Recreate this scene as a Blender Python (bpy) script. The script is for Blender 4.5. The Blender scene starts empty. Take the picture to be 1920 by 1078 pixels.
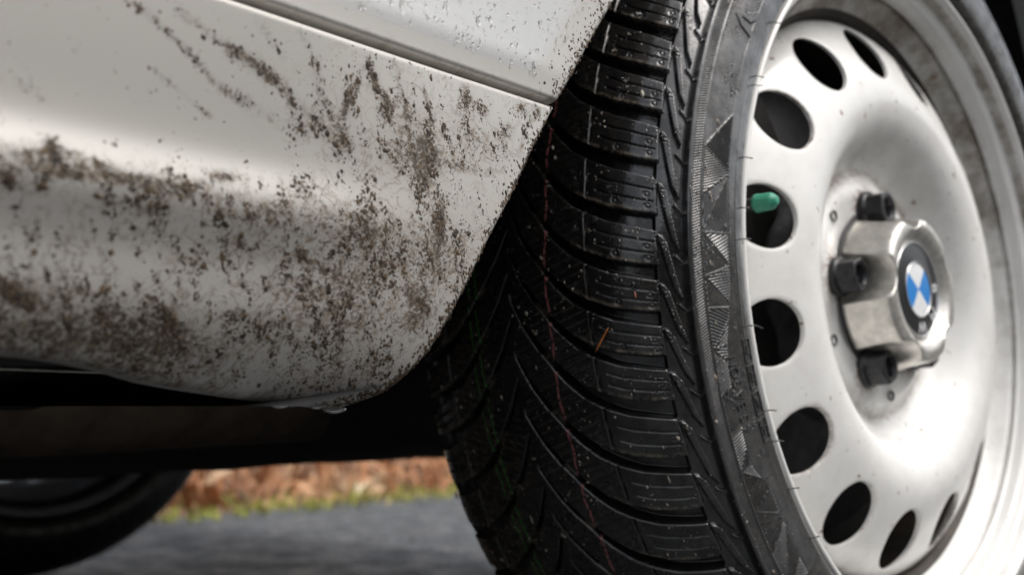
import bpy, math, random
import numpy as np
from mathutils import Vector, Matrix
rng = np.random.default_rng(7); random.seed(7)
sc = bpy.context.scene
COL = sc.collection

# ------------------------------------------------------------ camera, sky, sun, exposure
CAMZ = 0.213                      # lens height over the road
F = 2200.0                        # focal length in photo pixels (1920 wide)
PITCH = math.atan(222 / F)
cam_d = bpy.data.cameras.new('camera'); cam = bpy.data.objects.new('camera', cam_d); COL.objects.link(cam)
cam_d.sensor_width = 36; cam_d.lens = F / 1920 * 36; cam_d.clip_start = .02; cam_d.clip_end = 900
cam.location = (0, 0, CAMZ); cam.rotation_euler = (math.pi / 2 + PITCH, 0, 0)
cam_d.dof.use_dof = True; cam_d.dof.focus_distance = .465; cam_d.dof.aperture_fstop = cam_d.lens / 1000 / .0044
sc.camera = cam
world = bpy.data.worlds.new('World'); sc.world = world; world.use_nodes = True
SUN_EL, SUN_ROT = math.radians(58), math.radians(112)
wt = world.node_tree; wt.nodes.clear()
sky = wt.nodes.new('ShaderNodeTexSky'); sky.sky_type = 'NISHITA'; sky.sun_disc = False
sky.sun_elevation = SUN_EL; sky.sun_rotation = SUN_ROT; sky.dust_density = 6; sky.air_density = 1.2; sky.ozone_density = 1
hs = wt.nodes.new('ShaderNodeHueSaturation'); hs.inputs['Saturation'].default_value = .35
bgn = wt.nodes.new('ShaderNodeBackground'); bgn.inputs['Strength'].default_value = .15
wo = wt.nodes.new('ShaderNodeOutputWorld')
wt.links.new(sky.outputs[0], hs.inputs['Color']); wt.links.new(hs.outputs[0], bgn.inputs[0]); wt.links.new(bgn.outputs[0], wo.inputs[0])
sun_d = bpy.data.lights.new('sun', 'SUN'); sun = bpy.data.objects.new('sun', sun_d); COL.objects.link(sun)
sun_d.energy = .55; sun_d.angle = math.radians(40); sun_d.color = (1, .97, .93)
# sun direction for this sky rotation: azimuth measured from +Y towards +X
sdir = Vector((math.sin(SUN_ROT) * math.cos(SUN_EL), math.cos(SUN_ROT) * math.cos(SUN_EL), math.sin(SUN_EL)))
sun.rotation_euler = sdir.to_track_quat('Z', 'Y').to_euler()
sc.view_settings.view_transform = 'Standard'; sc.view_settings.look = 'None'
sc.view_settings.exposure = 0.52; sc.view_settings.gamma = 1; sc.view_settings.use_curve_mapping = False

# ------------------------------------------------------------ frames
C = np.array([.25614, .71773, .07201]); YAW, TILT = .80875, .03708     # near wheel, relative to the lens
n = np.array([math.sin(YAW) * math.cos(TILT), -math.cos(YAW) * math.cos(TILT), math.sin(TILT)])
d = np.array([math.cos(YAW), math.sin(YAW), 0]); u = np.cross(n, d)
BY = math.radians(51.6)
D = np.array([math.cos(BY), math.sin(BY), 0]); NB = np.array([math.sin(BY), -math.cos(BY), 0]); OB = -.28
UP = np.array([0, 0, 1.])
CW = C @ D
def ray(px, py):
    x = (px - 960) / F; zc = -(py - 539) / F; c, s = math.cos(PITCH), math.sin(PITCH)
    return np.array([x, c - zc * s, s + zc * c])
def body_sh(px, py):              # where a sight line meets the flank of the car: metres along it, metres above the lens
    R = ray(px, py); t = OB / (R @ NB); p = R * t
    return p @ D, p[2]

# ------------------------------------------------------------ mesh helpers
def mesh_np(name, V, Fc, smooth=True, attrs=None, vattrs=None):
    V = np.asarray(V, np.float32); me = bpy.data.meshes.new(name)
    if isinstance(Fc, np.ndarray):
        nf, k = Fc.shape
        me.vertices.add(len(V)); me.vertices.foreach_set('co', V.ravel())
        me.loops.add(nf * k); me.loops.foreach_set('vertex_index', Fc.astype(np.int32).ravel())
        me.polygons.add(nf); me.polygons.foreach_set('loop_start', np.arange(0, nf * k, k, dtype=np.int32))
        me.update(calc_edges=True)
    else:
        me.from_pydata([tuple(map(float, v)) for v in V], [], [tuple(int(i) for i in f) for f in Fc]); me.update()
    me.polygons.foreach_set('use_smooth', np.full(len(me.polygons), smooth))
    for k_, a in (attrs or {}).items():
        at = me.attributes.new(k_, 'FLOAT', 'POINT'); at.data.foreach_set('value', np.asarray(a, np.float32).ravel())
    for k_, a in (vattrs or {}).items():
        at = me.attributes.new(k_, 'FLOAT_VECTOR', 'POINT'); at.data.foreach_set('vector', np.asarray(a, np.float32).ravel())
    me.update(); me.validate()
    return me
def obj(name, me, mat, parent=None, **props):
    o = bpy.data.objects.new(name, me); COL.objects.link(o)
    if mat is not None and me is not None:
        if len(me.materials) == 0: me.materials.append(mat)
    if parent is not None: o.parent = parent
    for k, v in props.items(): o[k] = v
    return o
def gridf(nr, nc, wrap=False, off=0):
    r = np.arange(nr - 1)[:, None]; c = np.arange(nc if wrap else nc - 1)[None]
    c2 = (c + 1) % nc
    return (np.stack([r * nc + c, r * nc + c2, (r + 1) * nc + c2, (r + 1) * nc + c], -1).reshape(-1, 4) + off)
def join(parts):                  # [(V,F)...] quads/tris arrays of equal width
    Vs, Fs, o = [], [], 0
    for V, Fc in parts:
        Vs.append(np.asarray(V, float)); Fs += [tuple(int(i) + o for i in f) for f in Fc]; o += len(V)
    return np.vstack(Vs), Fs
def revolve(prof, nseg=192, a0=0, a1=2 * math.pi, flip=False):
    prof = np.array(prof); full = abs(a1 - a0 - 2 * math.pi) < 1e-6
    a = np.linspace(a0, a1, nseg, endpoint=not full)
    V = np.stack([prof[:, 1][:, None] * np.cos(a), prof[:, 1][:, None] * np.sin(a), np.repeat(prof[:, 0][:, None], nseg, 1)], -1).reshape(-1, 3)
    Fc = gridf(len(prof), nseg, full)
    return V, (Fc[:, ::-1] if flip else Fc)
def catmull(pts, m=8):
    pts = np.array(pts, float); P = np.vstack([2 * pts[0] - pts[1], pts, 2 * pts[-1] - pts[-2]]); out = []
    for i in range(1, len(P) - 2):
        a, b, c, e = P[i - 1], P[i], P[i + 1], P[i + 2]; t = np.linspace(0, 1, m, endpoint=False)[:, None]
        out.append(.5 * ((2 * b) + (c - a) * t + (2 * a - 5 * b + 4 * c - e) * t ** 2 + (3 * b - a - 3 * c + e) * t ** 3))
    out.append(pts[-1:]); return np.vstack(out)
def tube(path, rad, k=8, cap=True):
    path = np.array(path, float); m = len(path); rad = np.broadcast_to(rad, m)
    V = []
    for i in range(m):
        t = path[min(i + 1, m - 1)] - path[max(i - 1, 0)]; t /= np.linalg.norm(t) + 1e-12
        a = np.cross(t, [0, 0, 1]) if abs(t[2]) < .9 else np.cross(t, [1, 0, 0]); a /= np.linalg.norm(a); b = np.cross(t, a)
        for j in range(k):
            w = 2 * math.pi * j / k; V.append(path[i] + rad[i] * (math.cos(w) * a + math.sin(w) * b))
    Fc = [tuple(x) for x in gridf(m, k, True)]
    if cap: Fc += [tuple(range(k))[::-1], tuple(range((m - 1) * k, m * k))]
    return np.array(V), Fc
def box(cx, cy, cz, sx, sy, sz):
    V = np.array([(cx + a * sx / 2, cy + b * sy / 2, cz + c * sz / 2) for a in (-1, 1) for b in (-1, 1) for c in (-1, 1)])
    return V, [(0, 1, 3, 2), (4, 6, 7, 5), (0, 4, 5, 1), (2, 3, 7, 6), (0, 2, 6, 4), (1, 5, 7, 3)]
def sstep(a, b, x):
    t = np.clip((x - a) / (b - a), 0, 1); return t * t * (3 - 2 * t)
def vnoise(x, y, seed=0):          # smooth value noise, vectorised
    xi = np.floor(x).astype(np.int64); yi = np.floor(y).astype(np.int64); fx = x - xi; fy = y - yi
    def h(a, b):
        v = (a * 374761393 + b * 668265263 + seed * 974634777) & 0xffffffff
        v = ((v ^ (v >> 13)) * 1274126177) & 0xffffffff; return ((v ^ (v >> 16)) & 0xffff) / 65535.
    fx = fx * fx * (3 - 2 * fx); fy = fy * fy * (3 - 2 * fy)
    return (h(xi, yi) * (1 - fx) + h(xi + 1, yi) * fx) * (1 - fy) + (h(xi, yi + 1) * (1 - fx) + h(xi + 1, yi + 1) * fx) * fy
def fbm(x, y, seed=0, o=4):
    a = 0; s = 0; w = 1
    for i in range(o):
        a = a + w * vnoise(x * 2 ** i, y * 2 ** i, seed + i * 17); s += w; w *= .55
    return a / s

# ------------------------------------------------------------ materials
def mat(name, col=(.5, .5, .5), rough=.5, metal=0., coat=0., spec=.5):
    m = bpy.data.materials.new(name); m.use_nodes = True; b = m.node_tree.nodes['Principled BSDF']
    b.inputs['Base Color'].default_value = (*col, 1); b.inputs['Roughness'].default_value = rough; b.inputs['Metallic'].default_value = metal
    b.inputs['Coat Weight'].default_value = coat; b.inputs['Coat Roughness'].default_value = .08; b.inputs['Specular IOR Level'].default_value = spec
    return m, m.node_tree, b
def N(nt, t, **kw):
    x = nt.nodes.new(t)
    for k, v in kw.items():
        if k in x.inputs: x.inputs[k].default_value = v
        else: setattr(x, k, v)
    return x
def ramp(nt, src, stops):
    r = nt.nodes.new('ShaderNodeValToRGB'); e = r.color_ramp.elements
    for i, (p, c) in enumerate(stops):
        el = e[i] if i < 2 else e.new(p); el.position = p; el.color = (*c, 1) if isinstance(c, tuple) else (c, c, c, 1)
    nt.links.new(src, r.inputs[0]); return r.outputs[0]
def mixc(nt, fac, a, b):
    m = nt.nodes.new('ShaderNodeMix'); m.data_type = 'RGBA'
    for s, v in ((0, fac), (6, a), (7, b)):
        if hasattr(v, 'is_linked'): nt.links.new(v, m.inputs[s])
        else: m.inputs[s].default_value = v if s == 0 else (*v, 1)
    return m.outputs[2]
def mth(nt, op, a, b=None, c=None, clamp=False):
    m = nt.nodes.new('ShaderNodeMath'); m.operation = op; m.use_clamp = clamp
    for i, v in enumerate((a, b, c)):
        if v is None: continue
        if hasattr(v, 'is_linked'): nt.links.new(v, m.inputs[i])
        else: m.inputs[i].default_value = v
    return m.outputs[0]
def attr(nt, name, vec=False):
    a = nt.nodes.new('ShaderNodeAttribute'); a.attribute_name = name; return a.outputs['Vector' if vec else 'Fac']
def noise(nt, vec, scale, detail=4, rough=.6, dist=0):
    x = nt.nodes.new('ShaderNodeTexNoise'); x.inputs['Scale'].default_value = scale; x.inputs['Detail'].default_value = detail
    x.inputs['Roughness'].default_value = rough; x.inputs['Distortion'].default_value = dist
    if vec is not None: nt.links.new(vec, x.inputs['Vector'])
    return x.outputs['Fac']
def bump(nt, b, h, dist, strength=1.0):
    x = nt.nodes.new('ShaderNodeBump'); x.inputs['Distance'].default_value = dist; x.inputs['Strength'].default_value = strength
    nt.links.new(h, x.inputs['Height']); nt.links.new(x.outputs[0], b.inputs['Normal']); return x
def objco(nt):
    t = nt.nodes.new('ShaderNodeTexCoord'); return t.outputs['Object']

SILVER = (.60, .598, .585)
def paint_mat(name, dirty):
    m, nt, b = mat(name, SILVER, .30, .65, .5)
    b.inputs['Coat Roughness'].default_value = .12
    v = attr(nt, 'flat', True)     # millimetres along / up the panel
    dn = attr(nt, 'dirt')
    film = ramp(nt, noise(nt, v, .20, 7, .78), [(.38, .12), (.66, 1.)])
    film = mth(nt, 'MULTIPLY', film, mth(nt, 'MULTIPLY', dn, 1.0), clamp=True)
    # wiry dried run marks
    r1 = mth(nt, 'ABSOLUTE', mth(nt, 'SUBTRACT', noise(nt, v, .16, 3, .55, .6), .5))
    runs = mth(nt, 'SUBTRACT', 1., mth(nt, 'MULTIPLY', r1, 24.), clamp=True)
    gate = ramp(nt, noise(nt, v, .11, 2, .5), [(.38, 0.), (.52, 1.)])
    runs = mth(nt, 'MULTIPLY', mth(nt, 'MULTIPLY', runs, gate), mth(nt, 'SUBTRACT', mth(nt, 'MULTIPLY', dn, 1.6), .28, clamp=True), clamp=True)
    # speckle: finer where the spray was thick
    th = mth(nt, 'SUBTRACT', .76, mth(nt, 'MULTIPLY', dn, .245))
    s1 = mth(nt, 'MULTIPLY', mth(nt, 'SUBTRACT', noise(nt, v, .55, 4, .72), th), 14., clamp=True)
    s2 = mth(nt, 'MULTIPLY', mth(nt, 'SUBTRACT', noise(nt, v, 1.5, 3, .6), mth(nt, 'ADD', th, .04)), 12., clamp=True)
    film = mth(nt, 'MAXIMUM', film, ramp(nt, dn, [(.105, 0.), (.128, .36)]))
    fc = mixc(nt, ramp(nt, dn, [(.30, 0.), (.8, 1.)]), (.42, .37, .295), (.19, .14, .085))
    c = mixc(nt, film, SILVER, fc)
    c = mixc(nt, mth(nt, 'MULTIPLY', runs, .85), c, (.13, .09, .055))
    c = mixc(nt, mth(nt, 'MULTIPLY', s2, .8), c, (.10, .072, .05))
    c = mixc(nt, mth(nt, 'MULTIPLY', s1, .9), c, (.055, .04, .028))
    nt.links.new(c, b.inputs['Base Color'])
    allm = mth(nt, 'MAXIMUM', mth(nt, 'MAXIMUM', s1, s2), mth(nt, 'MAXIMUM', runs, film))
    inv = mth(nt, 'SUBTRACT', 1., allm, clamp=True)
    nt.links.new(mth(nt, 'MULTIPLY', inv, .65), b.inputs['Metallic'])
    nt.links.new(mth(nt, 'MULTIPLY', inv, .5), b.inputs['Coat Weight'])
    nt.links.new(mth(nt, 'ADD', .30, mth(nt, 'MULTIPLY', allm, .4)), b.inputs['Roughness'])
    h = mth(nt, 'ADD', mth(nt, 'MULTIPLY', mth(nt, 'MAXIMUM', s1, s2), 1.), mth(nt, 'MULTIPLY', noise(nt, v, .8, 2), .10))
    bump(nt, b, h, .00035, .8)
    return m
M_BODY = paint_mat('silver_paint', True)

def rubber_mat():
    m, nt, b = mat('wet_rubber', (.014, .014, .015), .4, 0, 0, .5)
    co = objco(nt)
    side = attr(nt, 'side'); dirt = attr(nt, 'dirt'); pink = attr(nt, 'pink'); green = attr(nt, 'green'); wet = attr(nt, 'wet')
    n1 = noise(nt, co, 60, 5, .65); n2 = noise(nt, co, 900, 3, .6); n3 = noise(nt, co, 260, 4, .7)
    base = mixc(nt, ramp(nt, n1, [(.35, 0.), (.7, 1.)]), (.006, .006, .0065), (.013, .0125, .0125))
    base = mixc(nt, side, base, (.036, .038, .041))
    dm = mth(nt, 'MULTIPLY', dirt, ramp(nt, n3, [(.40, 0.), (.62, 1.)]), clamp=True)
    c = mixc(nt, dm, base, (.15, .125, .09))
    c = mixc(nt, mth(nt, 'MULTIPLY', pink, ramp(nt, n3, [(.30, .2), (.42, 1.)])), c, (.33, .11, .115))
    c = mixc(nt, mth(nt, 'MULTIPLY', green, ramp(nt, n3, [(.30, .3), (.42, 1.)])), c, (.05, .20, .035))
    nt.links.new(c, b.inputs['Base Color'])
    rr = ramp(nt, noise(nt, co, 110, 4, .6), [(.42, .10), (.62, .38)])
    rr2 = mth(nt, 'ADD', mth(nt, 'MULTIPLY', rr, mth(nt, 'SUBTRACT', 1.25, wet)), mth(nt, 'MULTIPLY', dm, .3), clamp=True)
    nt.links.new(rr2, b.inputs['Roughness'])
    nt.links.new(mth(nt, 'MULTIPLY', ramp(nt, noise(nt, co, 75, 4, .6), [(.40, .15), (.58, 1.)]), mth(nt, 'ADD', wet, .15), clamp=True), b.inputs['Coat Weight']); b.inputs['Coat Roughness'].default_value = .09
    bump(nt, b, mth(nt, 'ADD', mth(nt, 'MULTIPLY', n2, .35), n3), .0003, .5)
    return m
M_RUB = rubber_mat()

def wheel_mat():
    m, nt, b = mat('wheel_silver', (.72, .72, .71), .42, .0, .25)
    co = objco(nt); dirt = attr(nt, 'dirt'); rust = attr(nt, 'rust')
    g = ramp(nt, noise(nt, co, 35, 5, .7), [(.42, 0.), (.72, 1.)])
    c = mixc(nt, mth(nt, 'MULTIPLY', g, mth(nt, 'ADD', mth(nt, 'MULTIPLY', dirt, .9), .06), clamp=True), (.74, .735, .715), (.15, .115, .075))
    c = mixc(nt, mth(nt, 'MULTIPLY', mth(nt, 'SUBTRACT', dirt, .6), mth(nt, 'ADD', 1.1, g), clamp=True), c, (.15, .115, .08))
    sp = mth(nt, 'MULTIPLY', mth(nt, 'SUBTRACT', noise(nt, co, 160, 3, .55), mth(nt, 'SUBTRACT', .69, mth(nt, 'MULTIPLY', dirt, .05))), 14., clamp=True)
    c = mixc(nt, sp, c, (.16, .06, .015))
    c = mixc(nt, mth(nt, 'MULTIPLY', rust, ramp(nt, noise(nt, co, 260, 4, .7), [(.40, 0.), (.58, 1.)]), clamp=True), c, (.13, .055, .025))
    nt.links.new(c, b.inputs['Base Color'])
    nt.links.new(mth(nt, 'ADD', .34, mth(nt, 'MULTIPLY', g, mth(nt, 'MULTIPLY', dirt, .5))), b.inputs['Roughness'])
    nt.links.new(mth(nt, 'MULTIPLY', mth(nt, 'SUBTRACT', 1., dirt, clamp=True), .35), b.inputs['Coat Weight'])
    bump(nt, b, noise(nt, co, 420, 3, .5), .0002, .25)
    return m
M_WHEEL = wheel_mat()
def simple(name, col, rough, metal=0, nscale=200, amt=.35, bd=.0003, coat=0, c2=None):
    m, nt, b = mat(name, col, rough, metal, coat); co = objco(nt)
    nn = noise(nt, co, nscale, 5, .65)
    c = mixc(nt, ramp(nt, nn, [(.35, 0.), (.7, 1.)]), tuple(x * (1 - amt) for x in col), c2 or tuple(min(1, x * (1 + amt)) for x in col))
    nt.links.new(c, b.inputs['Base Color']); bump(nt, b, nn, bd, .5); return m
M_BLACKSTEEL = simple('black_bolt_finish', (.028, .028, .030), .33, .5, 300, .4, .0003)
M_CAP = simple('brushed_cap_metal', (.62, .60, .56), .34, .8, 160, .2, .0003)
M_DARK = simple('underseal_black', (.012, .011, .010), .8, 0, 40, .5, .002)
M_LINER = simple('liner_plastic', (.018, .018, .020), .6, 0, 120, .3, .0006)
M_BRAKE = simple('cast_iron', (.075, .074, .078), .45, .3, 160, .4, .0004)
M_BROWN = simple('dirty_heat_shield', (.075, .054, .038), .7, .2, 30, .5, .002)
M_GREEN = simple('green_cap_plastic', (.035, .27, .17), .42, 0, 500, .15, .0002)
M_WHITE = simple('roundel_white', (.78, .79, .80), .28, 0, 400, .03, .00005, .5)
M_BLUE = simple('roundel_blue', (.015, .22, .62), .28, 0, 400, .05, .00005, .5)
M_BLACK = simple('roundel_black', (.012, .012, .014), .3, 0, 900, .4, .0001, .3)
M_CHROME = simple('roundel_silver', (.6, .6, .6), .25, .8, 500, .1, .00005)
def tone_mat(name, a, b_, rough=.8, bd=.0006):
    m, nt, b = mat(name, a, rough); c = mixc(nt, attr(nt, 'tone'), a, b_); nt.links.new(c, b.inputs['Base Color'])
    bump(nt, b, noise(nt, objco(nt), 900, 3), bd, .5); return m
M_MUD = tone_mat('wet_mud', (.018, .013, .009), (.125, .082, .043), .75)
M_GRIT = tone_mat('grit', (.16, .13, .10), (.42, .38, .32), .55)
M_RUST = tone_mat('rust', (.10, .045, .02), (.24, .12, .05), .85)
m, nt, b = mat('water', (1, 1, 1), .02); b.inputs['Transmission Weight'].default_value = 1; b.inputs['IOR'].default_value = 1.33; M_WATER = m

# ------------------------------------------------------------ the road and verge
def off(P): P = np.asarray(P, float).copy(); P[..., 2] += CAMZ; return P
def road_material():
    m, nt, b = mat('damp_asphalt', (.05, .05, .05), .45, 0, 0, .35); co = objco(nt)
    v = N(nt, 'ShaderNodeTexVoronoi'); v.inputs['Scale'].default_value = 110; nt.links.new(co, v.inputs['Vector'])
    n1 = noise(nt, co, 9, 6, .7)
    c = mixc(nt, ramp(nt, n1, [(.40, 0.), (.60, 1.)]), (.10, .153, .158), (.33, .333, .34))
    c = mixc(nt, ramp(nt, v.outputs['Distance'], [(.1, 0.), (.6, 1.)]), c, (.06, .06, .064))
    c = mixc(nt, ramp(nt, noise(nt, co, 28, 4, .7), [(.42, 0.), (.62, .75)]), c, (.035, .035, .038))
    nt.links.new(c, b.inputs['Base Color']); nt.links.new(ramp(nt, noise(nt, co, 14, 5, .7), [(.40, .30), (.62, .6)]), b.inputs['Roughness'])
    bump(nt, b, mth(nt, 'MULTIPLY', v.outputs['Distance'], -1.), .006, 1.); return m
gm = simple('forest_floor', (.20, .12, .075), .9, 0, 6, .5, .02)
V = [(-400, -400, -.02), (400, -400, -.02), (400, 400, -.02), (-400, 400, -.02)]
obj('ground', mesh_np('ground', V, [(0, 1, 2, 3)], False), gm, kind='structure')
def strip(o0, o1, s0, s1, ns, nw, z0, amp, name, material, **kw):
    oo = np.linspace(o0, o1, nw); ss = np.linspace(s0, s1, ns); O, S_ = np.meshgrid(oo, ss, indexing='ij')
    Z = z0 + amp * (fbm(S_ * 3, O * 3, 5) - .5)
    P = NB * O[..., None] + D * S_[..., None]; P[..., 2] = Z
    Fc = gridf(nw, ns); return obj(name, mesh_np(name, P.reshape(-1, 3), Fc[:, ::-1] if o1 > o0 else Fc), material, **kw)
strip(-1.93, 4.6, -30, 30, 300, 60, 0, .0, 'road', road_material(), kind='structure')
# bank beyond the verge: rises behind the car
def bank_z(o, s):                  # o: distance beyond the road edge
    return .0 + .16 * sstep(.15, 1.1, o) + .30 * sstep(.8, 5, o) + .06 * (fbm(s * 2.2, o * 2.2, 9) - .5) * sstep(.0, .5, o) * 2
oo = np.concatenate([np.linspace(0, 3, 90), np.linspace(3.1, 40, 40)]); ss = np.concatenate([np.linspace(-25, -2, 60), np.linspace(-1.9, 9, 200), np.linspace(9.2, 40, 50)])
O, S_ = np.meshgrid(oo, ss, indexing='ij'); P = NB * (-1.9 - O)[..., None] + D * S_[..., None]; P[..., 2] = bank_z(O, S_) - .005
obj('verge_ground', mesh_np('verge_ground', P.reshape(-1, 3), gridf(len(oo), len(ss))), gm, kind='structure')
def blades(num, o_rng, s_rng, ln, wd, name, material, lab, flat=.5, seed=1, **kw):
    r = np.random.default_rng(seed); o = r.uniform(*o_rng, num); s = r.uniform(*s_rng, num)
    base = NB * (-1.9 - o)[:, None] + D * s[:, None]; base[:, 2] = bank_z(o, s)
    az = r.uniform(0, 2 * np.pi, num); el = r.uniform(0, 1, num) ** flat * 1.35; L = r.uniform(.4, 1.3, num) * ln * (.35 + 1.3 * fbm(s * 6, o * 8, seed + 3, 3))
    t = np.stack([np.cos(az) * np.cos(el), np.sin(az) * np.cos(el), np.sin(el)], -1)
    w = np.cross(t, r.normal(size=(num, 3))); w /= np.linalg.norm(w, axis=1)[:, None]; w *= (wd * r.uniform(.5, 1.3, num))[:, None]
    mid = base + t * (L * .5)[:, None] + np.array([0, 0, 1]) * (L * .08)[:, None]; tip = base + t * L[:, None] - np.array([0, 0, 1]) * (L * .1)[:, None]
    Vv = np.stack([base - w * .6, base + w * .6, mid + w, mid - w, tip + w * .2, tip - w * .2], 1).reshape(-1, 3)
    k = np.arange(num)[:, None] * 6; Fc = np.concatenate([k + [0, 1, 2, 3], k + [3, 2, 4, 5]])
    tone = np.repeat(np.clip(.55 * r.uniform(0, 1, num) + 1.1 * (fbm(s * 5, o * 9, seed + 40, 3) - .25), 0, 1), 6)
    return obj(name, mesh_np(name, Vv, Fc, False, {'tone': tone}), material, label=lab, kind='stuff', **kw)
def leaf_mat(name, stops):
    m, nt, b = mat(name, (.2, .1, .05), .7); c = ramp(nt, attr(nt, 'tone'), stops); nt.links.new(c, b.inputs['Base Color']); return m
M_BRACKEN = leaf_mat('bracken', [(0, (.15, .075, .04)), (.45, (.42, .19, .085)), (.75, (.52, .31, .17)), (1., (.60, .50, .35))])
M_GRASS = leaf_mat('grass', [(0, (.16, .19, .03)), (.6, (.30, .32, .05)), (1., (.42, .33, .14))])
blades(16000, (.10, 3.2), (-1.2, 6), .10, .010, 'bracken_litter', M_BRACKEN, 'rusty brown dead bracken and leaf litter covering the bank beyond the road', .9, 3)
blades(7000, (-.08, .30), (-1.2, 6), .018, .0035, 'grass', M_GRASS, 'thin green and straw coloured grass along the edge of the road', .5, 4)

oo = np.concatenate([np.linspace(4.7, 12, 60), np.linspace(12.5, 60, 30)]); ss = np.linspace(-45, 45, 160)
O, S_ = np.meshgrid(oo, ss, indexing='ij'); P = NB * O[..., None] + D * S_[..., None]; P[..., 2] = -.01 + 3.6 * sstep(5.2, 10, O) * (.75 + .5 * fbm(S_ * .35, O * .35, 12)) + 5 * sstep(10, 50, O)
obj('unseen_slope', mesh_np('unseen_slope', P.reshape(-1, 3), gridf(len(oo), len(ss))[:, ::-1]), simple('slope_cover', (.06, .055, .035), .9, 0, 4, .5, .05), kind='structure')  # unseen slope behind the lens, added to darken reflections in the paint
# ------------------------------------------------------------ the car
car_loc = off(C + UP * (-.285) - NB * .7); car_loc[2] = 0
car = bpy.data.objects.new('car', None); COL.objects.link(car); car.location = car_loc
car['label'] = 'silver car with mud splashed on its sill, seen at its front wheel'; car['category'] = 'car'
def cobj(name, V, Fc, m_, smooth=True, attrs=None, vattrs=None, **kw):   # V relative to the lens
    return obj(name, mesh_np(name, off(V) - car_loc, Fc, smooth, attrs, vattrs), m_, car, **kw)

# --- shape of the flank
def ridge_fade(s): return 1 - sstep(.225, .325, s)
_hk = np.linspace(-.01, .135, 400)
_L = [(-.01, 1.7), (-.002, 1.6), (.006, 1.25), (.016, .8), (.026, .50), (.034, .24), (.042, .22), (.049, .48), (.056, .55), (.0615, .12), (.066, -.15), (.070, -.20), (.0745, -.06), (.080, .12), (.09, .17), (.122, .14), (.135, .14)]
_R = [(-.01, 1.5), (0, 1.1), (.01, .65), (.02, .36), (.04, .14), (.06, .03), (.09, .0), (.122, .0), (.135, 0)]
def _integ(kn):
    x_, y_ = np.array(kn).T; g = np.interp(_hk, x_, y_); g = np.convolve(np.pad(g, 8, 'edge'), np.ones(17) / 17, 'valid'); w = np.concatenate([[0], np.cumsum((g[1:] + g[:-1]) / 2 * np.diff(_hk))]); return w - np.interp(.12, _hk, w)
_WL, _WR = _integ(_L), _integ(_R)
def wprof(s, h):                   # outward bulge of the flank
    a = ridge_fade(s); return np.interp(h, _hk, _WL) * a + np.interp(h, _hk, _WR) * (1 - a)
def flank_sh(px, py):             # sight line meets the curved flank
    R = ray(px, py); w = 0.
    for _ in range(8):
        t = (OB + w) / (R @ NB); p = R * t; w = float(wprof(np.array(p @ D), np.array(p[2])))
    return p @ D, p[2]
# --- rocker panel under the crease: outline taken in metres (along, up)
edge_px = [(1047.5, 194), (1026, 234), (1004, 277), (985, 318), (967, 359), (950.6, 392), (924, 442), (900.5, 490), (874, 544), (857, 577), (840, 607), (817, 646), (801, 668), (783.6, 686), (767, 703), (750, 717), (735, 729), (720, 738), (701, 746), (683, 752), (660, 760), (640, 764), (618, 763), (584, 760), (518, 754), (450, 744), (384, 734), (284, 716), (207, 694), (103, 674), (0, 662)]
E_ = np.array([flank_sh(*p) for p in edge_px]); E_ = catmull(E_, 6); E_[:, 0] = np.minimum.accumulate(E_[:, 0] - np.arange(len(E_)) * 1e-6)
E_ = E_[::-1].copy(); CREASE = .1225
def bottom(s):
    return np.interp(s, E_[:, 0], E_[:, 1], left=.0135)
S_END = E_[-1, 0]; S_BACK = -.9
mm_clusters = [  # px x, px y, px radius x, px radius y, strength
 (620,240,60,45,.50),(560,240,18,22,.7),(655,190,16,30,.8),(720,205,16,22,.9),(700,150,12,30,.6),(640,270,30,20,.6),(760,290,45,40,.8),(795,330,18,60,1.1),(825,410,12,50,1.1),(805,290,20,30,.9),
 (875,185,12,20,.9),(905,205,14,14,.8),(950,245,18,16,.8),(980,205,14,16,.8),(1005,205,8,16,.7),(860,310,40,14,.8),(930,280,30,30,.5),(700,330,60,60,.3),(770,230,40,60,.5),(860,260,60,50,.45),
 (790,570,18,30,.9),(690,430,30,30,.55),(740,480,90,70,.3),(600,480,80,60,.3),(450,400,90,25,.5),(330,355,60,20,.8),(240,340,60,14,.75),(130,325,50,18,.95),(60,290,60,22,.8),(100,275,14,18,.9),(250,385,80,22,.7),(430,330,40,10,.7),(520,400,50,30,.5),(560,350,40,26,.5),(10,330,40,24,.9),
 (30,545,40,24,1.2),(60,570,40,14,.9),(310,600,20,30,.9),(335,620,12,18,1.2),(300,650,44,10,.9),(450,460,60,30,.5),(350,480,60,40,.4),(430,590,30,10,.6),(490,610,20,10,.6),(520,630,60,30,.35),(600,600,80,50,.2),(200,590,90,40,.45),(120,620,120,26,.55),(300,640,200,30,.45),(650,640,60,60,.3),(700,700,60,40,.35),
 (660,560,60,60,.3),(770,600,50,30,.5),(820,480,40,60,.4),(640,410,60,40,.3),(540,540,60,30,.3),(880,230,30,60,.3),(150,450,60,30,.3),(600,560,120,70,.15)]
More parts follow.
